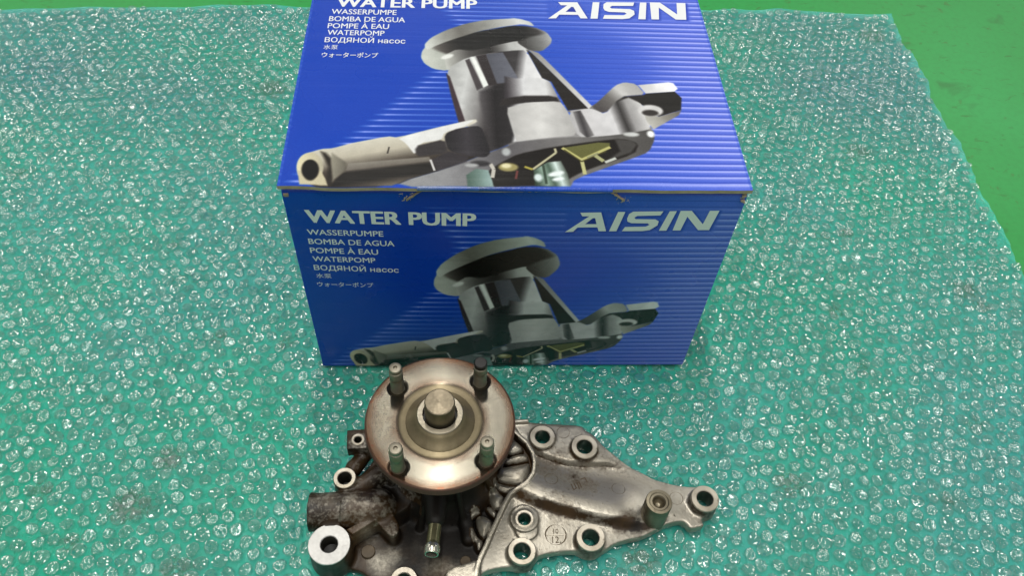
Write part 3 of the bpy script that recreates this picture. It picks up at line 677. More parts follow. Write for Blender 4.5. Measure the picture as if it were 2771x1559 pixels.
# torn kraft edge standing above the front board
def torn():
    xs = np.linspace(TX0 - 6, TX1 + 7, 120); v, f = [], []
    for i, x in enumerate(xs):
        e = 0.0
        if x < TX0 + 4: e = (TX0 + 4 - x) * 0.85
        if x > TX1 - 3: e = (x - TX1 + 3) * 0.75
        t = 0.5 + 0.3 * RNG.random() + (0.5 if (x < TX0 or x > TX1) else 0)
        zt = 195.2 - e + 0.3 * RNG.normal() * .5
        yb = -1.25 - 0.3 * RNG.random()
        for y, z in ((yb, zt - t), (yb - .5, zt), (yb + 2.6, zt + .3), (yb + 2.6, zt - t)): v.append((x * MM, y * MM, z * MM))
    for i in range(len(xs) - 1):
        for k in range(4): f.append((i * 4 + k, i * 4 + (k + 1) % 4, i * 4 + 4 + (k + 1) % 4, i * 4 + 4 + k))
    f.append((0, 3, 2, 1)); n = (len(xs) - 1) * 4; f.append((n, n + 1, n + 2, n + 3))
    return pydata('torn_edge', v, f)
te = link('torn_edge', torn(), M_KRAFT, carton); te['label'] = 'ragged torn kraft edge in the middle of the top front'
# frayed paper fibres at both ends of the tear
fv, ff = [], []
for cx_ in (TX0 - 5, TX1 + 6):
    for k in range(16):
        x = cx_ + random.uniform(-5, 4); z = 191.5 + random.uniform(-3.5, 2.5); y = -2.2 - random.random() * .8; b = len(fv)
        dx, dz = random.uniform(-2, 2), random.uniform(-2, .8)
        fv += [(x * MM, y * MM, z * MM), ((x + dx) * MM, (y - .5) * MM, (z + dz) * MM), ((x + dx + .3) * MM, (y - .3) * MM, (z + dz - .4) * MM), ((x + .4) * MM, y * MM, (z - .5) * MM)]; ff.append((b, b + 1, b + 2, b + 3))
fb = link('paper_fibre', pydata('paper_fibre', fv, ff), M_KRAFT, te); fb['kind'] = 'stuff'
# crushed board at the top corners
for sx in (-1, 1):
    bm = bmesh.new()
    for k in range(5):
        c = Vector((sx * (138.2 + random.uniform(-1, 1.6)), -0.8 + random.uniform(-.8, 1.6), 191 + random.uniform(-3.4, 3.0))) * MM
        bmesh.ops.create_cube(bm, size=1, matrix=Matrix.Translation(c) @ Matrix.Rotation(random.uniform(-.6, .6), 4, 'Y') @ Matrix.Diagonal((2.6 * MM, 1.6 * MM, 0.9 * MM, 1)))
    me = bpy.data.meshes.new('crushed_corner'); bm.to_mesh(me); bm.free(); link('crushed_corner', me, M_KRAFT, carton)

# lettering
def glyphs(text, bold=0.0):
    if 'н' in text:            # the small Cyrillic en is put together from bars
        head, tail = text.split('н'); a = glyphs(head + 'H'); b = glyphs(tail); x0 = max(v.co.x for v in a.vertices) - .57; a2 = glyphs(head)
        vs = [v.co.copy() for v in a2.vertices]; fs = [list(p.vertices) for p in a2.polygons]
        for (p, q, r, t) in ((x0, x0 + .085, 0, .54), (x0 + .35, x0 + .435, 0, .54), (x0 + .085, x0 + .35, .24, .32)):
            k = len(vs); vs += [Vector((p, r, 0)), Vector((q, r, 0)), Vector((q, t, 0)), Vector((p, t, 0))]; fs.append([k, k + 1, k + 2, k + 3])
        k = len(vs); vs += [v.co + Vector((x0 + .51, 0, 0)) for v in b.vertices]; fs += [[i + k for i in p.vertices] for p in b.polygons]
        me = bpy.data.meshes.new('t'); me.from_pydata(vs, [], fs); me.update(); return me
    cu = bpy.data.curves.new('t', 'FONT'); cu.body = text; cu.size = 1; cu.resolution_u = 3
    o = bpy.data.objects.new('t', cu); COL.objects.link(o)
    dg = bpy.context.evaluated_depsgraph_get(); dg.update()
    me = bpy.data.meshes.new_from_object(o.evaluated_get(dg)); bpy.data.objects.remove(o); bpy.data.curves.remove(cu)
    return me
def embolden(me, d):           # heavier strokes: the outlines printed three times, a hair apart
    vs, fs = [], []
    for k, (dx, dy) in enumerate(((-d, -d * .4), (d, d * .4), (0, 0), (-d, d * .4), (d, -d * .4))):
        b = len(vs); vs += [(v.co.x + dx, v.co.y + dy, k * 1.0) for v in me.vertices]; fs += [[i + b for i in p.vertices] for p in me.polygons]
    m2 = bpy.data.meshes.new('t'); m2.from_pydata(vs, [], fs); m2.update(); return m2
def place_text(name, text, bl, br, cap, parent, plane, bold=0.0, ref=None):
    # bl, br: baseline ends in face mm; cap: cap height in mm
    me = glyphs(text)
    if bold: me = embolden(me, bold)
    xs = [v.co.x for v in me.vertices]; ys = [v.co.y for v in me.vertices]
    x0, x1 = min(xs), max(xs); y0, y1 = (0.0, ref) if ref else (min(ys), max(ys))
    L = math.hypot(br[0] - bl[0], br[1] - bl[1]); ux, uy = (br[0] - bl[0]) / L, (br[1] - bl[1]) / L
    for v in me.vertices:
        a = (v.co.x - x0) / (x1 - x0) * L; b = (v.co.y - y0) / (y1 - y0) * cap
        X, Y = bl[0] + a * ux - b * uy * .3, bl[1] + a * uy + b; lift = .12 + v.co.z * .02
        if plane == 'front':
            bow = 1.2 * math.cos(X / HW * math.pi / 2) * math.sin(Y / 194 * math.pi); v.co = Vector((X, -bow - lift, Y)) * MM
        else: v.co = Vector((X, Y, lid_z(X, Y) + lift)) * MM
    me.name = name; me.materials.clear(); bm = bmesh.new(); bm.from_mesh(me)
    bmesh.ops.recalc_face_normals(bm, faces=bm.faces[:]); bm.to_mesh(me); bm.free()
    o = link(name, me, M_WHITE, parent); o['label'] = 'white printed words ' + text; return o
CAP = 0.73
rows_f = [('WATER PUMP', (240, 324), (1470, 347), 95, .036), ('WASSERPUMPE', (248, 413), (800, 424), 40, .010), ('BOMBA DE AGUA', (258, 480), (880, 494), 40, .010),
          ('POMPE À EAU', (270, 545), (762, 556), 40, .010), ('WATERPOMP', (288, 606), (742, 615), 38, .010), ('ВОДЯНОЙ насос', (297, 669), (912, 684), 36, .010),
          ('水泵', (314, 727), (424, 730), 33, 0), ('ウォーターポンプ', (322, 790), (728, 794), 34, 0)]
rows_l = [('WATER PUMP', (455, 46), (1480, 66), 70, .030), ('WASSERPUMPE', (420, 100), (893, 110), 38, .010), ('BOMBA DE AGUA', (402, 152), (955, 165), 38, .010),
          ('POMPE À EAU', (392, 203), (838, 213), 38, .010), ('WATERPOMP', (390, 252), (805, 262), 38, .010), ('ВОДЯНОЙ насос', (370, 305), (958, 320), 36, .010),
          ('水泵', (362, 356), (466, 360), 33, 0), ('ウォーターポンプ', (348, 416), (758, 424), 38, .010)]
for rows, plane, par, fn, rr in ((rows_f, 'front', fp, frontp, R3), (rows_l, 'lid', lid, lidp, R1)):
    for text, bl, br, cap, bold in rows:
        a, b = fn(*rr(*bl)), fn(*rr(*br)); t = fn(*rr(bl[0], bl[1] - cap))
        b = (b[0], a[1] + (b[1] - a[1]) * (1.0 if plane == 'front' else 1.0))
        cjk = ord(text[0]) > 0x3000
        place_text('lettering', text, a, b, abs(t[1] - a[1]), par, plane, bold, None if cjk else CAP)
def logo(parent, polys, hole, plane):
    from mathutils.geometry import tessellate_polygon
    v, f = [], []
    for k, q in enumerate(polys):
        loops = [[Vector((x, y, 0)) for x, y in q]] + ([[Vector((x, y, 0)) for x, y in hole]] if k == 0 else [])
        flat = [p for l in loops for p in l]; b = len(v)
        for p in flat:
            if plane == 'front': v.append((p.x * MM, (-1.2 * math.cos(p.x / HW * math.pi / 2) * math.sin(p.y / 194 * math.pi) - .14) * MM, p.y * MM))
            else: v.append((p.x * MM, p.y * MM, (lid_z(p.x, p.y) + .14) * MM))
        f += [tuple(i + b for i in t) for t in tessellate_polygon(loops)]
    me = pydata('logo', v, f); bm = bmesh.new(); bm.from_mesh(me); bmesh.ops.recalc_face_normals(bm, faces=bm.faces[:]); bm.to_mesh(me); bm.free()
    o = link('logo', me, M_WHITE, parent); o['label'] = 'white slanted maker logo reading AISIN'
logo(fp, logo_f, hole_f, 'front'); logo(lid, logo_l, hole_l, 'lid')

# ------------------------------------------------------------ the pump
FC = (-47.0, -94.3)         # shaft axis
pump = empty('water_pump', (FC[0] * MM, FC[1] * MM, 0), 'used oily cast aluminium water pump with round rusty four-stud flange lying on bubble wrap', 'water pump')
bpy.context.view_layer.update()
def PL(x, y, z=0): return ((x - FC[0]) * MM, (y - FC[1]) * MM, z * MM)
VX = 0.5
X0, X1, Y0, Y1, Z0, Z1 = -150, 150, -196, -50, -1, 49
gx = np.arange(X0, X1, VX); gy = np.arange(Y0, Y1, VX); gz = np.arange(Z0, Z1, VX)
F = np.full((len(gx), len(gy), len(gz)), 5.0, np.float32)
GX, GY = np.meshgrid(gx, gy, indexing='ij')
def sdpoly(P):
    d = np.full(GX.shape, 1e9); ins = np.zeros(GX.shape, bool); n = len(P)
    for k in range(n):
        ax, ay = P[k]; bx, by = P[(k + 1) % n]; ex, ey = bx - ax, by - ay
        t = np.clip(((GX - ax) * ex + (GY - ay) * ey) / (ex * ex + ey * ey + 1e-9), 0, 1)
        d = np.minimum(d, np.hypot(GX - ax - t * ex, GY - ay - t * ey))
        if abs(ey) > 1e-9: ins ^= ((ay > GY) != (by > GY)) & (GX < ex * (GY - ay) / ey + ax)
    return np.where(ins, -d, d)
def sdline(pts):           # distance to a polyline, plus the running parameter
    d = np.full(GX.shape, 1e9); T = np.zeros(GX.shape); n = len(pts) - 1
    for k in range(n):
        ax, ay = pts[k][:2]; bx, by = pts[k + 1][:2]; ex, ey = bx - ax, by - ay
        t = np.clip(((GX - ax) * ex + (GY - ay) * ey) / (ex * ex + ey * ey + 1e-9), 0, 1)
        dd = np.hypot(GX - ax - t * ex, GY - ay - t * ey); T = np.where(dd < d, k + t, T); d = np.minimum(d, dd)
    return d, T
def sstep(x, a, b):
    t = np.clip((x - a) / (b - a), 0, 1); return t * t * (3 - 2 * t)
def smin(a, b, k):
    if k <= 0: return np.minimum(a, b)
    h = np.clip(0.5 + 0.5 * (b - a) / k, 0, 1); return b * (1 - h) + a * h - k * h * (1 - h)
def smooth_poly(P, it=2):
    for _ in range(it):
        Q = []
        for i in range(len(P)):
            a, b = P[i], P[(i + 1) % len(P)]; Q += [(.75 * a[0] + .25 * b[0], .75 * a[1] + .25 * b[1]), (.25 * a[0] + .75 * b[0], .25 * a[1] + .75 * b[1])]
        P = Q
    return P
outline_px = [(1400, 1140), (1434, 1148), (1480, 1152), (1530, 1154), (1575, 1157), (1580, 1168), (1600, 1178), (1618, 1195), (1631, 1212), (1660, 1232), (1694, 1255), (1720, 1270), (1744, 1280), (1770, 1295),
              (1800, 1304), (1843, 1314), (1886, 1316), (1910, 1316), (1930, 1326), (1944, 1345), (1944, 1364), (1934, 1384), (1916, 1395), (1903, 1398), (1901, 1410), (1908, 1420),
              (1900, 1424), (1869, 1431), (1861, 1420), (1849, 1409), (1830, 1411), (1806, 1417), (1777, 1433), (1744, 1450), (1720, 1456), (1697, 1460), (1664, 1470), (1640, 1488), (1620, 1496), (1598, 1500),
              (1570, 1494), (1550, 1490), (1512, 1493), (1463, 1501), (1448, 1514), (1430, 1528), (1412, 1534), (1391, 1535), (1360, 1536), (1330, 1541), (1306, 1550), (1290, 1572), (1262, 1600), (1180, 1612)]
right = [U(u, v, 10) for u, v in outline_px]
left = [(-60, -184), (-70, -185), (-79, -180), (-87, -172), (-95, -164), (-104, -160), (-113, -161), (-122, -161), (-129, -158), (-132, -150), (-131, -140), (-122, -137), (-118, -112), (-119, -106), (-115, -99.5), (-106, -99), (-98, -93), (-94, -80), (-88, -64), (-60, -54), (-20, -53)]
OUT = smooth_poly(right + left, 2)
sdP = sdpoly(OUT)
# --- height of the casting
H = np.full(GX.shape, 9.0)
rc = np.hypot(GX - FC[0], GY - FC[1])
rail_px = [(1372, 1150), (1395, 1171), (1423, 1196), (1441, 1224), (1447, 1252), (1443, 1280), (1427, 1304), (1402, 1322), (1380, 1337), (1368, 1358), (1357, 1381), (1336, 1427), (1314, 1478), (1298, 1511), (1290, 1545), (1286, 1600)]
rail = [U(u, v, 15) for u, v in rail_px]
dr, tr_ = sdline(rail)
inside = sdpoly(rail + [(-30, -196), (-150, -196), (-150, -50), (0, -50)]) < 0      # pump side of the rail
# right arm: ledge above, long hump, ledge below
ledge_hi = [U(u, v, 13) for u, v in [(1380, 1150), (1440, 1215), (1478, 1232), (1520, 1246), (1560, 1252), (1610, 1254), (1650, 1250), (1720, 1268), (1700, 1200), (1580, 1100), (1400, 1100)]]
a = sdpoly(smooth_poly(ledge_hi)); H = np.where(inside, H, 9 + 4.0 * sstep(-a, -2.2, 1.2) * (1 - sstep(GX, 66, 88)))
crest = [U(u, v, 15) for u, v in [(1385, 1306), (1418, 1320), (1452, 1337), (1500, 1353), (1562, 1371), (1620, 1385), (1677, 1395), (1715, 1400), (1750, 1403)]]
dc, tc = sdline(crest)
north = sdpoly(crest + [(130, -125), (130, -40), (-30, -40)]) < 0
endf = 1 - sstep(GX, 74, 100)
top = 15.5 * endf + 10.5 * (1 - endf)
hn = top - (top - 9.0) * sstep(dc, 3, 30); hs = 9.0 + (top - 9.0) * (1 - sstep(dc, 0.5, 8.0))
hump_h = np.where(north, hn, hs)
H = np.where(inside, H, np.maximum(np.where(a < 1.5, H, 0), hump_h))
ah = np.where(north, -5.0, 5.0)
# the far narrow end rises a little
# low web below the rail, between rail and the lowest boss
H = np.where(inside, 7.0, H)
# --- pump side relief: bowl with scroll wall
scroll = np.where(inside, 17.0 * sstep(-(rc - 44), 0, 9), 0)
H = np.maximum(H, scroll)
# cast plates of the scroll wall, each domed on its own so that creases stay between them
ZB = lambda x, y: (1120 + .2201 * x, 1240 + .2201 * y)
ZC = lambda x, y: (1340 + .1656 * x, 1100 + .1656 * y)
PLATES = [([ZC(*p) for p in [(300, 520), (400, 570), (465, 660), (450, 725), (240, 785), (180, 700)]], 15), ([ZC(*p) for p in [(200, 800), (490, 722), (545, 800), (560, 870), (440, 905), (130, 935)]], 15),
          ([ZC(*p) for p in [(60, 990), (150, 960), (440, 912), (565, 885), (588, 960), (580, 1080), (520, 1200), (430, 1275), (200, 1255), (0, 1180)]], 15.5), ([ZB(*p) for p in [(980, 240), (1020, 275), (1150, 312), (1310, 335), (1240, 380), (1150, 440), (1040, 395), (960, 330)]], 14),
          ([ZB(*p) for p in [(925, 412), (1010, 392), (1110, 440), (1120, 500), (1080, 610), (1010, 622), (940, 560), (910, 480)]], 15.5), ([ZB(*p) for p in [(860, 590), (940, 560), (1000, 625), (1045, 655), (1000, 750), (930, 690)]], 13.5),
          ([ZB(*p) for p in [(750, 720), (830, 672), (930, 720), (978, 780), (960, 880), (870, 985), (820, 950), (770, 850)]], 15.5), ([ZB(*p) for p in [(680, 840), (750, 870), (800, 960), (865, 1000), (865, 1070), (800, 1175), (720, 1070)]], 13),
          ([ZB(*p) for p in [(700, 600), (780, 610), (850, 665), (750, 715), (690, 760)]], 14)]
plate_m = np.zeros(GX.shape, bool)
for P_, zt in PLATES:
    Q_ = smooth_poly([U(u, v, zt) for u, v in P_], 1); d_ = sdpoly(Q_); plate_m |= d_ < 0
    H = np.maximum(H, np.where(d_ < 0.3, zt - 5.5 + 3.2 * sstep(-d_, -.3, 1.2) + 2.3 * sstep(-d_, 0, 4.5), 0))
# oily pocket in front of the tower
pock = sdpoly(smooth_poly([U(u, v, 8) for u, v in [(1010, 1470), (1060, 1420), (1110, 1400), (1260, 1400), (1268, 1440), (1290, 1500), (1200, 1530), (1120, 1535), (1060, 1520)]]))
H = np.where(inside, H * (1 - sstep(-pock, -4, 2)) + 7.0 * sstep(-pock, -4, 2), H)
# left shoulder carrying pipe and the small boss
sh = sdpoly(smooth_poly([(-119, -106), (-114, -100), (-104, -100), (-94, -84), (-70, -70), (-60, -120), (-78, -134), (-96, -138), (-118, -136)]))
H = np.maximum(H, np.where(inside, 7 + 13 * sstep(-sh, -1.5, 3.5), 0))
pad = sdpoly(smooth_poly([U(u, v, 13) for u, v in [(1200, 1575), (1205, 1545), (1230, 1530), (1262, 1524), (1290, 1512), (1300, 1530), (1296, 1600), (1200, 1600)]]))
H = np.maximum(H, 6 + 8 * sstep(-pad, -1, 1.2))
Hh = H.astype(np.float32)
ZZ = gz[None, None, :].astype(np.float32)
A_ = np.broadcast_to((sdP - 0.0).astype(np.float32)[:, :, None], F.shape)
B_ = (ZZ - Hh[:, :, None]) * 0.75
k = 1.5
h_ = np.clip(0.5 - 0.5 * (B_ - A_) / k, 0, 1)
F[:] = A_ * h_ + B_ * (1 - h_) + k * h_ * (1 - h_)
del A_, B_, h_
F[:] = np.maximum(F, 1.0 - ZZ)
def region(x0, x1, y0, y1, z0, z1, m=4):
    s = (slice(max(0, int((x0 - m - X0) / VX)), max(1, int((x1 + m - X0) / VX) + 1)), slice(max(0, int((y0 - m - Y0) / VX)), max(1, int((y1 + m - Y0) / VX) + 1)), slice(max(0, int((z0 - m - Z0) / VX)), max(1, int((z1 + m - Z0) / VX) + 1)))
    return s, gx[s[0]][:, None, None], gy[s[1]][None, :, None], gz[s[2]][None, None, :]
def capsule(a, b, r0, r1=None, k=2.0, sub=False):
    r1 = r0 if r1 is None else r1; R = max(r0, r1)
    s, x, y, z = region(min(a[0], b[0]) - R, max(a[0], b[0]) + R, min(a[1], b[1]) - R, max(a[1], b[1]) + R, min(a[2], b[2]) - R, max(a[2], b[2]) + R, k + 2)
    e = [b[i] - a[i] for i in range(3)]; L = sum(q * q for q in e) + 1e-9
    t = np.clip(((x - a[0]) * e[0] + (y - a[1]) * e[1] + (z - a[2]) * e[2]) / L, 0, 1)
    d = np.sqrt((x - a[0] - t * e[0]) ** 2 + (y - a[1] - t * e[1]) ** 2 + (z - a[2] - t * e[2]) ** 2) - (r0 + (r1 - r0) * t)
    F[s] = np.maximum(F[s], -d) if sub else smin(F[s], d.astype(np.float32), k)
def cyl(cx_, cy_, z0, z1, r, k=1.6, sub=False, taper=0.0):
    s, x, y, z = region(cx_ - r, cx_ + r, cy_ - r, cy_ + r, z0, z1, k + 2)
    d = np.maximum(np.hypot(x - cx_, y - cy_) - (r + taper * (z1 - z)), np.maximum(z - z1, z0 - z))
    F[s] = np.maximum(F[s], -d) if sub else smin(F[s], d.astype(np.float32), k)
def ellips(c, r, k=0.8, rot=0.0):
    R = max(r); s, x, y, z = region(c[0] - R, c[0] + R, c[1] - R, c[1] + R, c[2] - R, c[2] + R)
    ca_, sa_ = math.cos(rot), math.sin(rot); X = (x - c[0]) * ca_ + (y - c[1]) * sa_; Y = -(x - c[0]) * sa_ + (y - c[1]) * ca_
    q = np.sqrt((X / r[0]) ** 2 + (Y / r[1]) ** 2 + ((z - c[2]) / r[2]) ** 2); d = (q - 1) * min(r)
    F[s] = smin(F[s], d.astype(np.float32), k)
def slab(P, z0, z1, k=1.0):
    d2 = sdpoly(P).astype(np.float32)[:, :, None]; xs = [p[0] for p in P]; ys = [p[1] for p in P]
    s, x, y, z = region(min(xs), max(xs), min(ys), max(ys), z0, z1)
    d = np.maximum(d2[s[0], s[1]], np.maximum(z - z1, z0 - z)); F[s] = smin(F[s], d.astype(np.float32), k)
# scroll rail
def railsolid(pts, w, z1f, k=0.6):
    d, t = sdline(pts); z1 = z1f(t).astype(np.float32)
    dd = (d - w / 2).astype(np.float32)[:, :, None]
    q = np.maximum(dd, np.maximum(ZZ - z1[:, :, None], 2 - ZZ)); F[:] = smin(F, q, k)
railsolid(rail, 2.9, lambda t: np.where(t < 9, 16.0, 16.0 - (t - 9) * 0.35))
# lumps of the scroll wall between the rail and the tower
# wall below them, curving to the tower
w_ = [U(u, v, 16) for u, v in [(1250, 1300), (1256, 1360), (1262, 1410), (1268, 1450)]]
for a, b in zip(w_[:-1], w_[1:]): capsule((*a, 10), (*b, 10), 4.5, 4.5, 2)
# centre tower base
s, x, y, z = region(-100, 5, -150, -50, 0, 48)
q = np.hypot(x - FC[0], y - FC[1]) - np.interp(z, [0, 12, 25, 40, 50], [42, 37, 30, 27, 25]); F[s] = smin(F[s], (q * .8).astype(np.float32), 3)
del q
for ang in (200, 250, 292, 335):        # fins running down the tower
    a_ = math.radians(ang); c_, s_ = math.cos(a_), math.sin(a_)
    capsule((FC[0] + 24 * c_, FC[1] + 24 * s_, 46), (FC[0] + 42 * c_, FC[1] + 42 * s_, 8), 2.0, 2.4, 2)
# pipe
capsule((-90, -124, 20), (-122, -127, 22), 12.5, 12.2, 4)
s, x, y, z = region(-135, -112, -142, -110, 2, 40)
q = np.maximum(np.hypot(y + 127.2, z - 22) - (12.2 + 0.5 * sstep(-x, 126, 134)), np.maximum(-133 - x, x + 112)); F[s] = smin(F[s], q.astype(np.float32), .8)
q = np.maximum(np.hypot(y + 127.2, z - 22) - 9.5, np.maximum(-140 - x, x + 116)); F[s] = np.maximum(F[s], -q)
# B2 column, rib and cross bar
ZA = lambda x, y: (820 + .2201 * x, 1240 + .2201 * y)
BOSSES = {}
def boss(name, u, v, r, h, z, zb=1.0, taper=0.03, k=1.8):
    x, y = U(u, v, z); cyl(x, y, zb, z - .25, r, k, taper=taper); BOSSES[name] = (x, y, r, h, z)
boss('B2', 890.5, 1474, 13.3, 5.4, 28, 3, 0.03, 2.5)
boss('B1', 932.5, 1294, 7.5, 4.5, 30, 6, 0.05, 2.5)
boss('B3', 1093, 1571, 8.6, 4.6, 18, 1)
xx, yy = U(1419, 1403, 12); cyl(xx, yy, 1, 12.2, 9.6, 1.5); xx, yy = U(1425, 1432, 11); cyl(xx, yy, 1, 10.6, 7.5, 1.5)
boss('B4', 1419, 1405, 6.4, 4.2, 13.2, 1, .3)
boss('B5', 1412.7, 1492, 9.2, 5.5, 16.5, 1)
boss('B6', 1468, 1182.5, 9.1, 5.2, 15.5, 1)
boss('B7', 1582, 1209, 9.4, 5.5, 17.5, 1)
boss('B8', 1598.5, 1455, 9.6, 5.6, 17, 1)
boss('B9', 1908, 1350, 9.6, 5.6, 17, 1)
a, b = U(935, 1450, 27), U(1016, 1402, 27); slab([U(*ZA(*p), 26) for p in [(530, 885), (860, 705), (915, 755), (610, 945)]], 8, 26.4, 1.2); capsule((*a, 20), (*b, 20), 3, 3, 2.5); capsule((*a, 14), (*b, 14), 4, 4, 3)
slab(smooth_poly([U(*ZA(*p), 25) for p in [(845, 520), (880, 490), (950, 500), (1060, 620), (1150, 760), (1185, 850), (1160, 930), (1090, 975), (1010, 900), (900, 780), (860, 660)]], 2), 6, 24.5, 2.2)
# curved shoulder from the small boss under the flange, and the arm to the square lug
a, b = U(962, 1316, 27), U(1030, 1274, 27); capsule((*a, 22), (*b, 22), 6, 6.5, 3)
a, b = U(955, 1260, 22), U(985, 1225, 22); capsule((*a, 17), (*b, 17), 6, 5, 3)
a = U(1178, 1416, 36); capsule((a[0], a[1] + 16, 33), (a[0], a[1] + 2, 36), 7.5, 6.0, 3)
lug = [U(u, v, 30) for u, v in [(939, 1164), (986, 1161), (992, 1212), (938, 1215)]]
slab(lug, 19, 29.6, .6)
a = U(972, 1196, 24); capsule((*a, 24), (a[0] + 22, a[1] - 10, 20), 5, 7, 3)
lx, ly = U(968.5, 1190, 30); BOSSES['lug'] = (lx, ly, 4.6, 2.5, 30)
# edge lip of the tab behind
slab([U(u, v, 17) for u, v in [(1385, 1134), (1430, 1133), (1432, 1141), (1385, 1143)]], 3, 16.5, .5)
# through holes
for n, (x, y, r, h, z) in BOSSES.items():
    if n == 'lug': cyl(x, y, 16, 60, h + .35, sub=True)
    elif n in ('B1', 'B2'): cyl(x, y, 12, 60, h + .35, sub=True)
    else: cyl(x, y, -5, 60, h + .35, sub=True)
import openvdb
grid = openvdb.FloatGrid(5.0)
grid.copyFromArray(F)
pts, tris, quads = grid.convertToPolygons(isovalue=0.0, adaptivity=0.12)
pts = np.asarray(pts, float) * VX + np.array([X0, Y0, Z0])
me = bpy.data.meshes.new('casting'); me.from_pydata([PL(*p) for p in pts], [], [tuple(int(i) for i in t)[::-1] for t in tris] + [tuple(int(i) for i in q)[::-1] for q in quads]); me.update()
me.polygons.foreach_set('use_smooth', [True] * len(me.polygons))
# grime: oil on the pump side of the rail, in creases and around bosses; pocket and hump shade painted in
px, py, pz = pts.T
ix = np.clip(((px - X0) / VX).astype(int), 0, len(gx) - 1); iy = np.clip(((py - Y0) / VX).astype(int), 0, len(gy) - 1)
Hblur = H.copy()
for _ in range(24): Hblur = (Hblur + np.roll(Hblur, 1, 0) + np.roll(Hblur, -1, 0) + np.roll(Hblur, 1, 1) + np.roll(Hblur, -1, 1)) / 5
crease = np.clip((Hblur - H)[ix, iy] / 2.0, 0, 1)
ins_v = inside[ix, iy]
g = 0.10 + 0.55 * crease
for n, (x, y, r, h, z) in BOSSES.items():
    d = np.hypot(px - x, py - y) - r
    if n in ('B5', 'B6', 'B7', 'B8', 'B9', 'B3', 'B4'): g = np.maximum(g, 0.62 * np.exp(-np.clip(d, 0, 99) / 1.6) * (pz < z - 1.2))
tower_d = np.hypot(px - FC[0], py - FC[1])
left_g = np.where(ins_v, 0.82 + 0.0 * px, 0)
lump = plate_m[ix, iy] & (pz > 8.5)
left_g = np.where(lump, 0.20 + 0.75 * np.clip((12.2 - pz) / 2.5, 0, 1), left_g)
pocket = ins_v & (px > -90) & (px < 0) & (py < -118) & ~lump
left_g = np.where(ins_v & ~lump, np.maximum(left_g, 0.82 + 0.75 * (1 - np.clip(np.hypot((px + 44) / 44, (py + 130) / 34), 0, 1)) ** .6), left_g)  # blackest in the pocket: oil, with shade under the flange painted in
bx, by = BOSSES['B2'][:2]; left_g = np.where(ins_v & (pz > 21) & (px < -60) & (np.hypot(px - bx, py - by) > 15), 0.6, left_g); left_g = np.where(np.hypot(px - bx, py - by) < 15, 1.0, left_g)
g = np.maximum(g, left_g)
onrail = (dr[ix, iy] < 1.7) & (pz > 13); g = np.where(onrail, 0.12, g)
padm = (pad[ix, iy] < 0) & (pz > 10); g = np.where(padm, 0.15, g)
dcv = dc[ix, iy]; g = g + np.where(~ins_v & ~north[ix, iy] & (px < 100), 0.5 * np.exp(-((dcv - 4.5) / 2.6) ** 2), 0)  # dirt below the crest, with the steep front's shade painted in
# stains on the right arm
def blot(u, v, z, r, amp):
    x, y = U(u, v, z); return amp * np.exp(-(((px - x) ** 2 + (py - y) ** 2) / r ** 2))
for args in ((1580, 1300, 16, 9, .35), (1700, 1425, 10, 9, .45), (1745, 1385, 10, 7, .3), (1660, 1250, 10, 12, .25), (1520, 1390, 9, 14, .25), (1500, 1262, 9, 16, .30)): g = g + blot(*args)
wear = np.where(onrail, .5, 0) + np.where(padm, .5, 0) + blot(1135, 1480, 8, 5, .0)
for args in ((1035, 1530, 9, 6, 1), (1015, 1512, 9, 4, 1), (1060, 1500, 9, 4, .6), (1180, 1530, 9, 6, .5), (1225, 1535, 9, 5, .6), (1150, 1470, 9, 6, .35), (945, 1350, 34, 4, .35), (890, 1350, 34, 5, .3), (1075, 1510, 9, 3, .4), (990, 1425, 32, 5, .3)): wear = wear + blot(*args)
at = me.attributes.new('grime_shade', 'FLOAT', 'POINT'); at.data.foreach_set('value', np.clip(g, 0, 1.5).astype(np.float32))
at = me.attributes.new('wear', 'FLOAT', 'POINT'); at.data.foreach_set('value', np.clip(wear, 0, 1).astype(np.float32))
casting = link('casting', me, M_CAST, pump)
print('casting faces', len(me.polygons))
del F

# machined boss rings with their bores
for n, (x, y, r, h, z) in BOSSES.items():
    big = n == 'B2'; zb = {'B1': 13, 'B2': 14, 'lug': 18}.get(n, 1.2)
    ro = r - (.1 if not big else 0)
    prof = [(ro, -1.4), (ro, -.3), (ro - .3, 0), (h + .5, 0), (h, -.5), (h - .05, -z + zb), (h + .3, -z + zb - .1)]
    rm = lathe_mesh('boss_ring', prof, 56, ang=25); rm.materials.append(M_RINGB if big else M_RING); rm.materials.append(M_BORE)
    for p in rm.polygons:
        c = p.center * 1000
        if c.z < -.6 and math.hypot(c.x, c.y) < h + .6: p.material_index = 1
    o = link('boss_ring', rm, None, pump, PL(x, y, z + .1))
    if big: o['label'] = 'large bright machined boss ring'
    if zb > 5:
        link('bore_bottom', lathe_mesh('bore_bottom', [(0, -1.2), (h * .5, -.6), (h, 0)], 40), M_DARKS, pump, PL(x, y, zb + .2))

# bearing tower under the flange
tw = [(27, 40), (24.5, 46), (21, 55), (19.5, 64), (19.2, 70), (14, 70.2), (13, 77)]
link('bearing_housing', lathe_mesh('bearing_housing', tw, 64), M_DARKS, pump)
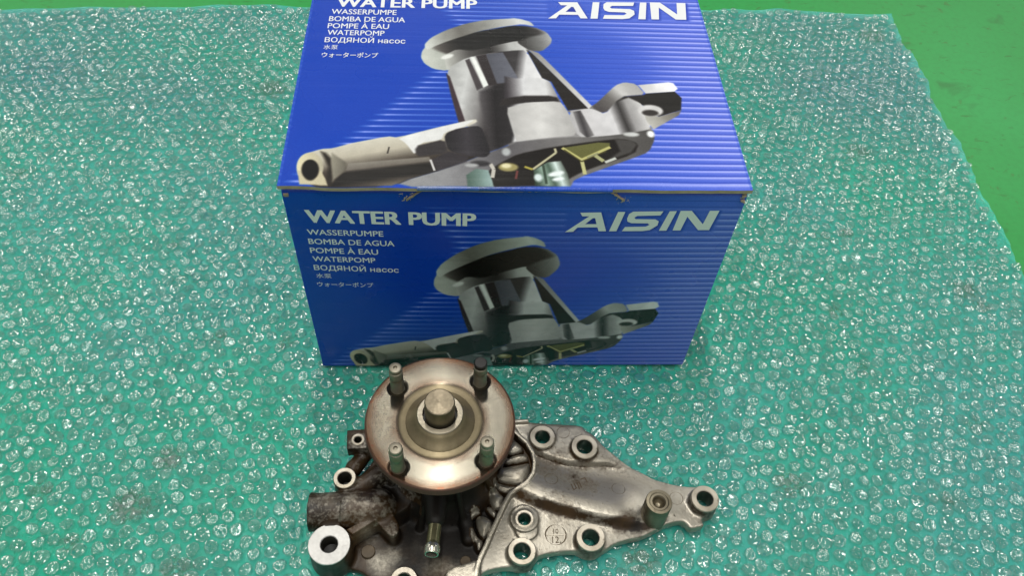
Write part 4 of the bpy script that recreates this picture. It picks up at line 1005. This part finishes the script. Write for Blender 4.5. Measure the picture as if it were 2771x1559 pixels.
# flange
def flange_mesh():
    NS = 288; v, f = [], []
    face = [(10.6, 89.5), (10.9, 92.6), (14.3, 92.9), (14.6, 92.5)]      # hub dome covered by the collar ring
    dome = [(15.2, 91.9), (16.2, 90.9), (16.6, 90.0), (18.6, 87.6), (20.6, 85.6), (21.4, 84.9), (21.8, 84.2), (24.2, 83.9), (25.4, 84.1), (26.2, 84.55), (26.7, 84.8), (27.4, 84.85), (27.9, 85.0)]
    flat = [(r, 85.0) for r in np.arange(28.5, 46.2, .5)]
    rim = [(46.6, 84.85), (47.1, 84.3), (47.25, 83.5), (47.25, 79), (47.1, 77.8), (46.4, 77.2), (44, 77), (30, 76.8), (21, 76.5), (18.5, 74), (17.5, 68)]
    prof = face + dome + flat + rim
    studs = [(-74.8, -70.6), (-21.7, -66.2), (-71.9, -126.0), (-18.6, -122.3)]
    st = [(a - FC[0], b - FC[1]) for a, b in studs]
    for i in range(NS):
        a = 2 * math.pi * i / NS; c, s_ = math.cos(a), math.sin(a)
        for r, z in prof:
            x, y = r * c, r * s_
            if z > 84.5 and r > 26.2:
                d = min(math.hypot(x - p, y - q) for p, q in st)
                z -= 0.9 * (1 - min(1, max(0, (d - 4.9) / 1.6)))
            v.append((x * MM, y * MM, z * MM))
    n = len(prof)
    for i in range(NS):
        j = (i + 1) % NS
        for k in range(n - 1): f.append((i * n + k, j * n + k, j * n + k + 1, i * n + k + 1))
    me = pydata('flange', v, f); sharp_smooth(me, 38); return me, studs
fm_, studs = flange_mesh()
flange = link('flange', fm_, M_FLANGE, pump)
link('collar', lathe_mesh('collar', [(10.6, 90), (10.7, 93.0), (11.0, 93.4), (14.0, 93.4), (14.4, 93.0), (14.4, 92)], 72, ang=25), M_COLLAR, pump)
link('shaft', lathe_mesh('shaft', [(9.4, 86), (9.4, 106.9), (9.2, 107.6), (8.6, 108.0), (4, 108.1), (0, 108.1)], 72, ang=25), M_SHAFT, pump)
link('shaft_seal', lathe_mesh('shaft_seal', [(9.3, 89.6), (10.7, 89.6)], 64), M_DARKS, pump)
for k, (x, y) in enumerate(studs):
    top = (109.5, 107.5, 110, 110)[k]; pr = [(5.6, 83.5), (4.6, 83.6), (4.4, 84.4)]
    z = 85
    while z < top - 5:                                                   # thread
        pr += [(4.3, z), (4.02, z + .55)] if (z < 96 or z > 99) else [(4.35, z)]
        z += 1.1
    pr += [(4.3, top - 4.2), (3.7, top - 3.6), (3.7, top - 3.0), (4.0, top - 2.6), (4.05, top - .8), (3.6, top - .15), (3.3, top)]
    pr += [(1.3, top), (1.1, top - 1.6), (0, top - 2.0)] if k != 1 else [(0, top + .1)]
    o = link('stud', lathe_mesh('stud', pr, 32, ang=28), M_STUD, pump, PL(x, y, 0))
    if k == 1: o['label'] = 'stud with a plain dark top'
    if k == 1:
        link('stud_cap', lathe_mesh('stud_cap', [(4.15, top - 3), (4.15, top + .1), (3.6, top + .6), (0, top + .7)], 32), M_DARKS, o)
# heater pipe nipple
a, b = U(1178, 1416, 36), U(1168, 1502, 36)
np_ = link('pipe_nipple', lathe_mesh('pipe_nipple', [(4.2, 2), (4.2, 6), (4.25, 13), (4.3, 15.2), (5.0, 16.2), (5.1, 19), (4.7, 20), (4.3, 21.6), (3.6, 21.6), (3.5, 19), (3.4, 4), (0, 3)], 48, ang=40, axis='y'), M_ZINC, pump, PL(a[0], a[1], 36))
np_.data.materials.append(M_SHINE)
for p in np_.data.polygons:
    if p.center.y * 1000 < -15: p.material_index = 1
np_.rotation_euler = (math.radians(-6), 0, math.radians(-5)); np_['label'] = 'short yellow zinc pipe with flared open end'
# threaded stand-off
x, y = U(1784, 1358, 33)
M_SO = mat_machined('stained_zinc', (134, 126, 108), (100, 92, 76), 0.38, 0.95, 0.0)
so = link('threaded_standoff', lathe_mesh('threaded_standoff', [(9.6, 6), (9.0, 12), (8.9, 31.8), (8.5, 32.8), (6.6, 33), (6.0, 32.5), (4.6, 32.6), (3.9, 31.8), (3.2, 29), (1.6, 27.2), (0, 26.8)], 56, ang=22), M_SO, pump, PL(x, y, 0))
# cast round ejector marks, recessed rings
def surf(x, y):
    fx, fy = (x - X0) / VX, (y - Y0) / VX; i, j = int(fx), int(fy); a_, b_ = fx - i, fy - j
    return float(H[i, j] * (1 - a_) * (1 - b_) + H[i + 1, j] * a_ * (1 - b_) + H[i, j + 1] * (1 - a_) * b_ + H[i + 1, j + 1] * a_ * b_)
def ring_mark(u, v, z, r, mat=M_LINE, w=.28):
    x, y = U(u, v, z); vs, fs = [], []; N = 48; z0 = surf(x, y)
    for k in range(N):
        a = 2 * math.pi * k / N; wob = w * (0.7 + 0.5 * math.sin(a * 2 + u))
        for rr, dz in ((r - wob, -.25), (r - wob * .5, .12), (r + wob * .5, .12), (r + wob, -.25)):
            X, Y = rr * math.cos(a), rr * math.sin(a); vs.append((X * MM, Y * MM, (surf(x + X, y + Y) - z0 + dz) * MM))
    for k in range(N):
        for q in range(3): fs.append((k * 4 + q, ((k + 1) % N) * 4 + q, ((k + 1) % N) * 4 + q + 1, k * 4 + q + 1))
    return link('ejector_mark', pydata('ejector_mark', vs, fs), mat, pump, PL(x, y, z0), smooth=True)
HZ = lambda u, v: (lambda p: float(H[int((p[0] - X0) / VX), int((p[1] - Y0) / VX)]))(U(u, v, 13))
for u, v, r in ((1524, 1171, 4.5), (1492, 1296.5, 4.5), (1673.6, 1323, 4.6), (1830, 1349.5, 4.6)):
    ring_mark(u, v, HZ(u, v), r)
dm = ring_mark(1504, 1448.6, HZ(1504, 1448.6), 6.9, w=.6); dm.name = 'date_mark'
bar = link('divider', box_mesh('divider', -6.6, 6.6, -.45, .45, -.2, .35, .15), M_RING, dm)
def flat_text(t, u, v, z, size, rot, mat, parent, flip=False):
    me = glyphs(t, .004); xs = [q.co.x for q in me.vertices]; ys = [q.co.y for q in me.vertices]; mx, my = (min(xs) + max(xs)) / 2, (min(ys) + max(ys)) / 2
    bm = bmesh.new(); bm.from_mesh(me)
    r = bmesh.ops.extrude_face_region(bm, geom=bm.faces[:]); 
    for q in [g_ for g_ in r['geom'] if isinstance(g_, bmesh.types.BMVert)]: q.co.z += .3 / size
    for q in bm.verts: q.co = Vector(((q.co.x - mx) * size, (q.co.y - my) * size, q.co.z * size)) * MM
    bmesh.ops.recalc_face_normals(bm, faces=bm.faces[:]); bm.to_mesh(me); bm.free(); me.materials.clear()
    x, y = U(u, v, z); p = parent.location; o = link('cast_number', me, mat, parent, (PL(x, y, z)[0] - p.x, PL(x, y, z)[1] - p.y, -.05 * MM)); o.rotation_euler = (0, 0, rot); return o
flat_text('10', 1504, 1439, HZ(1504, 1448), 4.6, 0, M_LINE, dm); flat_text('12.', 1506, 1462, HZ(1504, 1448), 6.2, 0, M_LINE, dm)
# round marks on the oily side
for u, v, r in ((996, 1492, 4.6), (1260, 1517, 3.6)):
    x, y = U(u, v, 9.5); link('ejector_mark', lathe_mesh('ejector_mark', [(r, -3), (r, .5), (r - .4, .9), (0, .9)], 40), M_DIRTY, pump, PL(x, y, 8.0 if u < 1100 else 7.0))
# scribbled marker strokes on the arm
z = HZ(1560, 1320)
strokes = [[(1546, 1310), (1552, 1328), (1560, 1322)], [(1553, 1306), (1560, 1323)], [(1562, 1303), (1568, 1326)], [(1567, 1300), (1574, 1320)], [(1572, 1294), (1584, 1288), (1590, 1302)]]
mv, mf = [], []
for st in strokes:
    P = [U(u, v, z) for u, v in st]
    for a, b in zip(P[:-1], P[1:]):
        L = math.hypot(b[0] - a[0], b[1] - a[1]); nx_, ny_ = -(b[1] - a[1]) / L * .35, (b[0] - a[0]) / L * .35
        hz = lambda q: float(H[int((q[0] - X0) / VX), int((q[1] - Y0) / VX)]) + .12
        b0 = len(mv); mv += [PL(a[0] + nx_, a[1] + ny_, hz(a)), PL(a[0] - nx_, a[1] - ny_, hz(a)), PL(b[0] - nx_, b[1] - ny_, hz(b)), PL(b[0] + nx_, b[1] + ny_, hz(b))]; mf.append((b0, b0 + 1, b0 + 2, b0 + 3))
link('marker_writing', pydata('marker_writing', mv, mf), M_INK, pump)
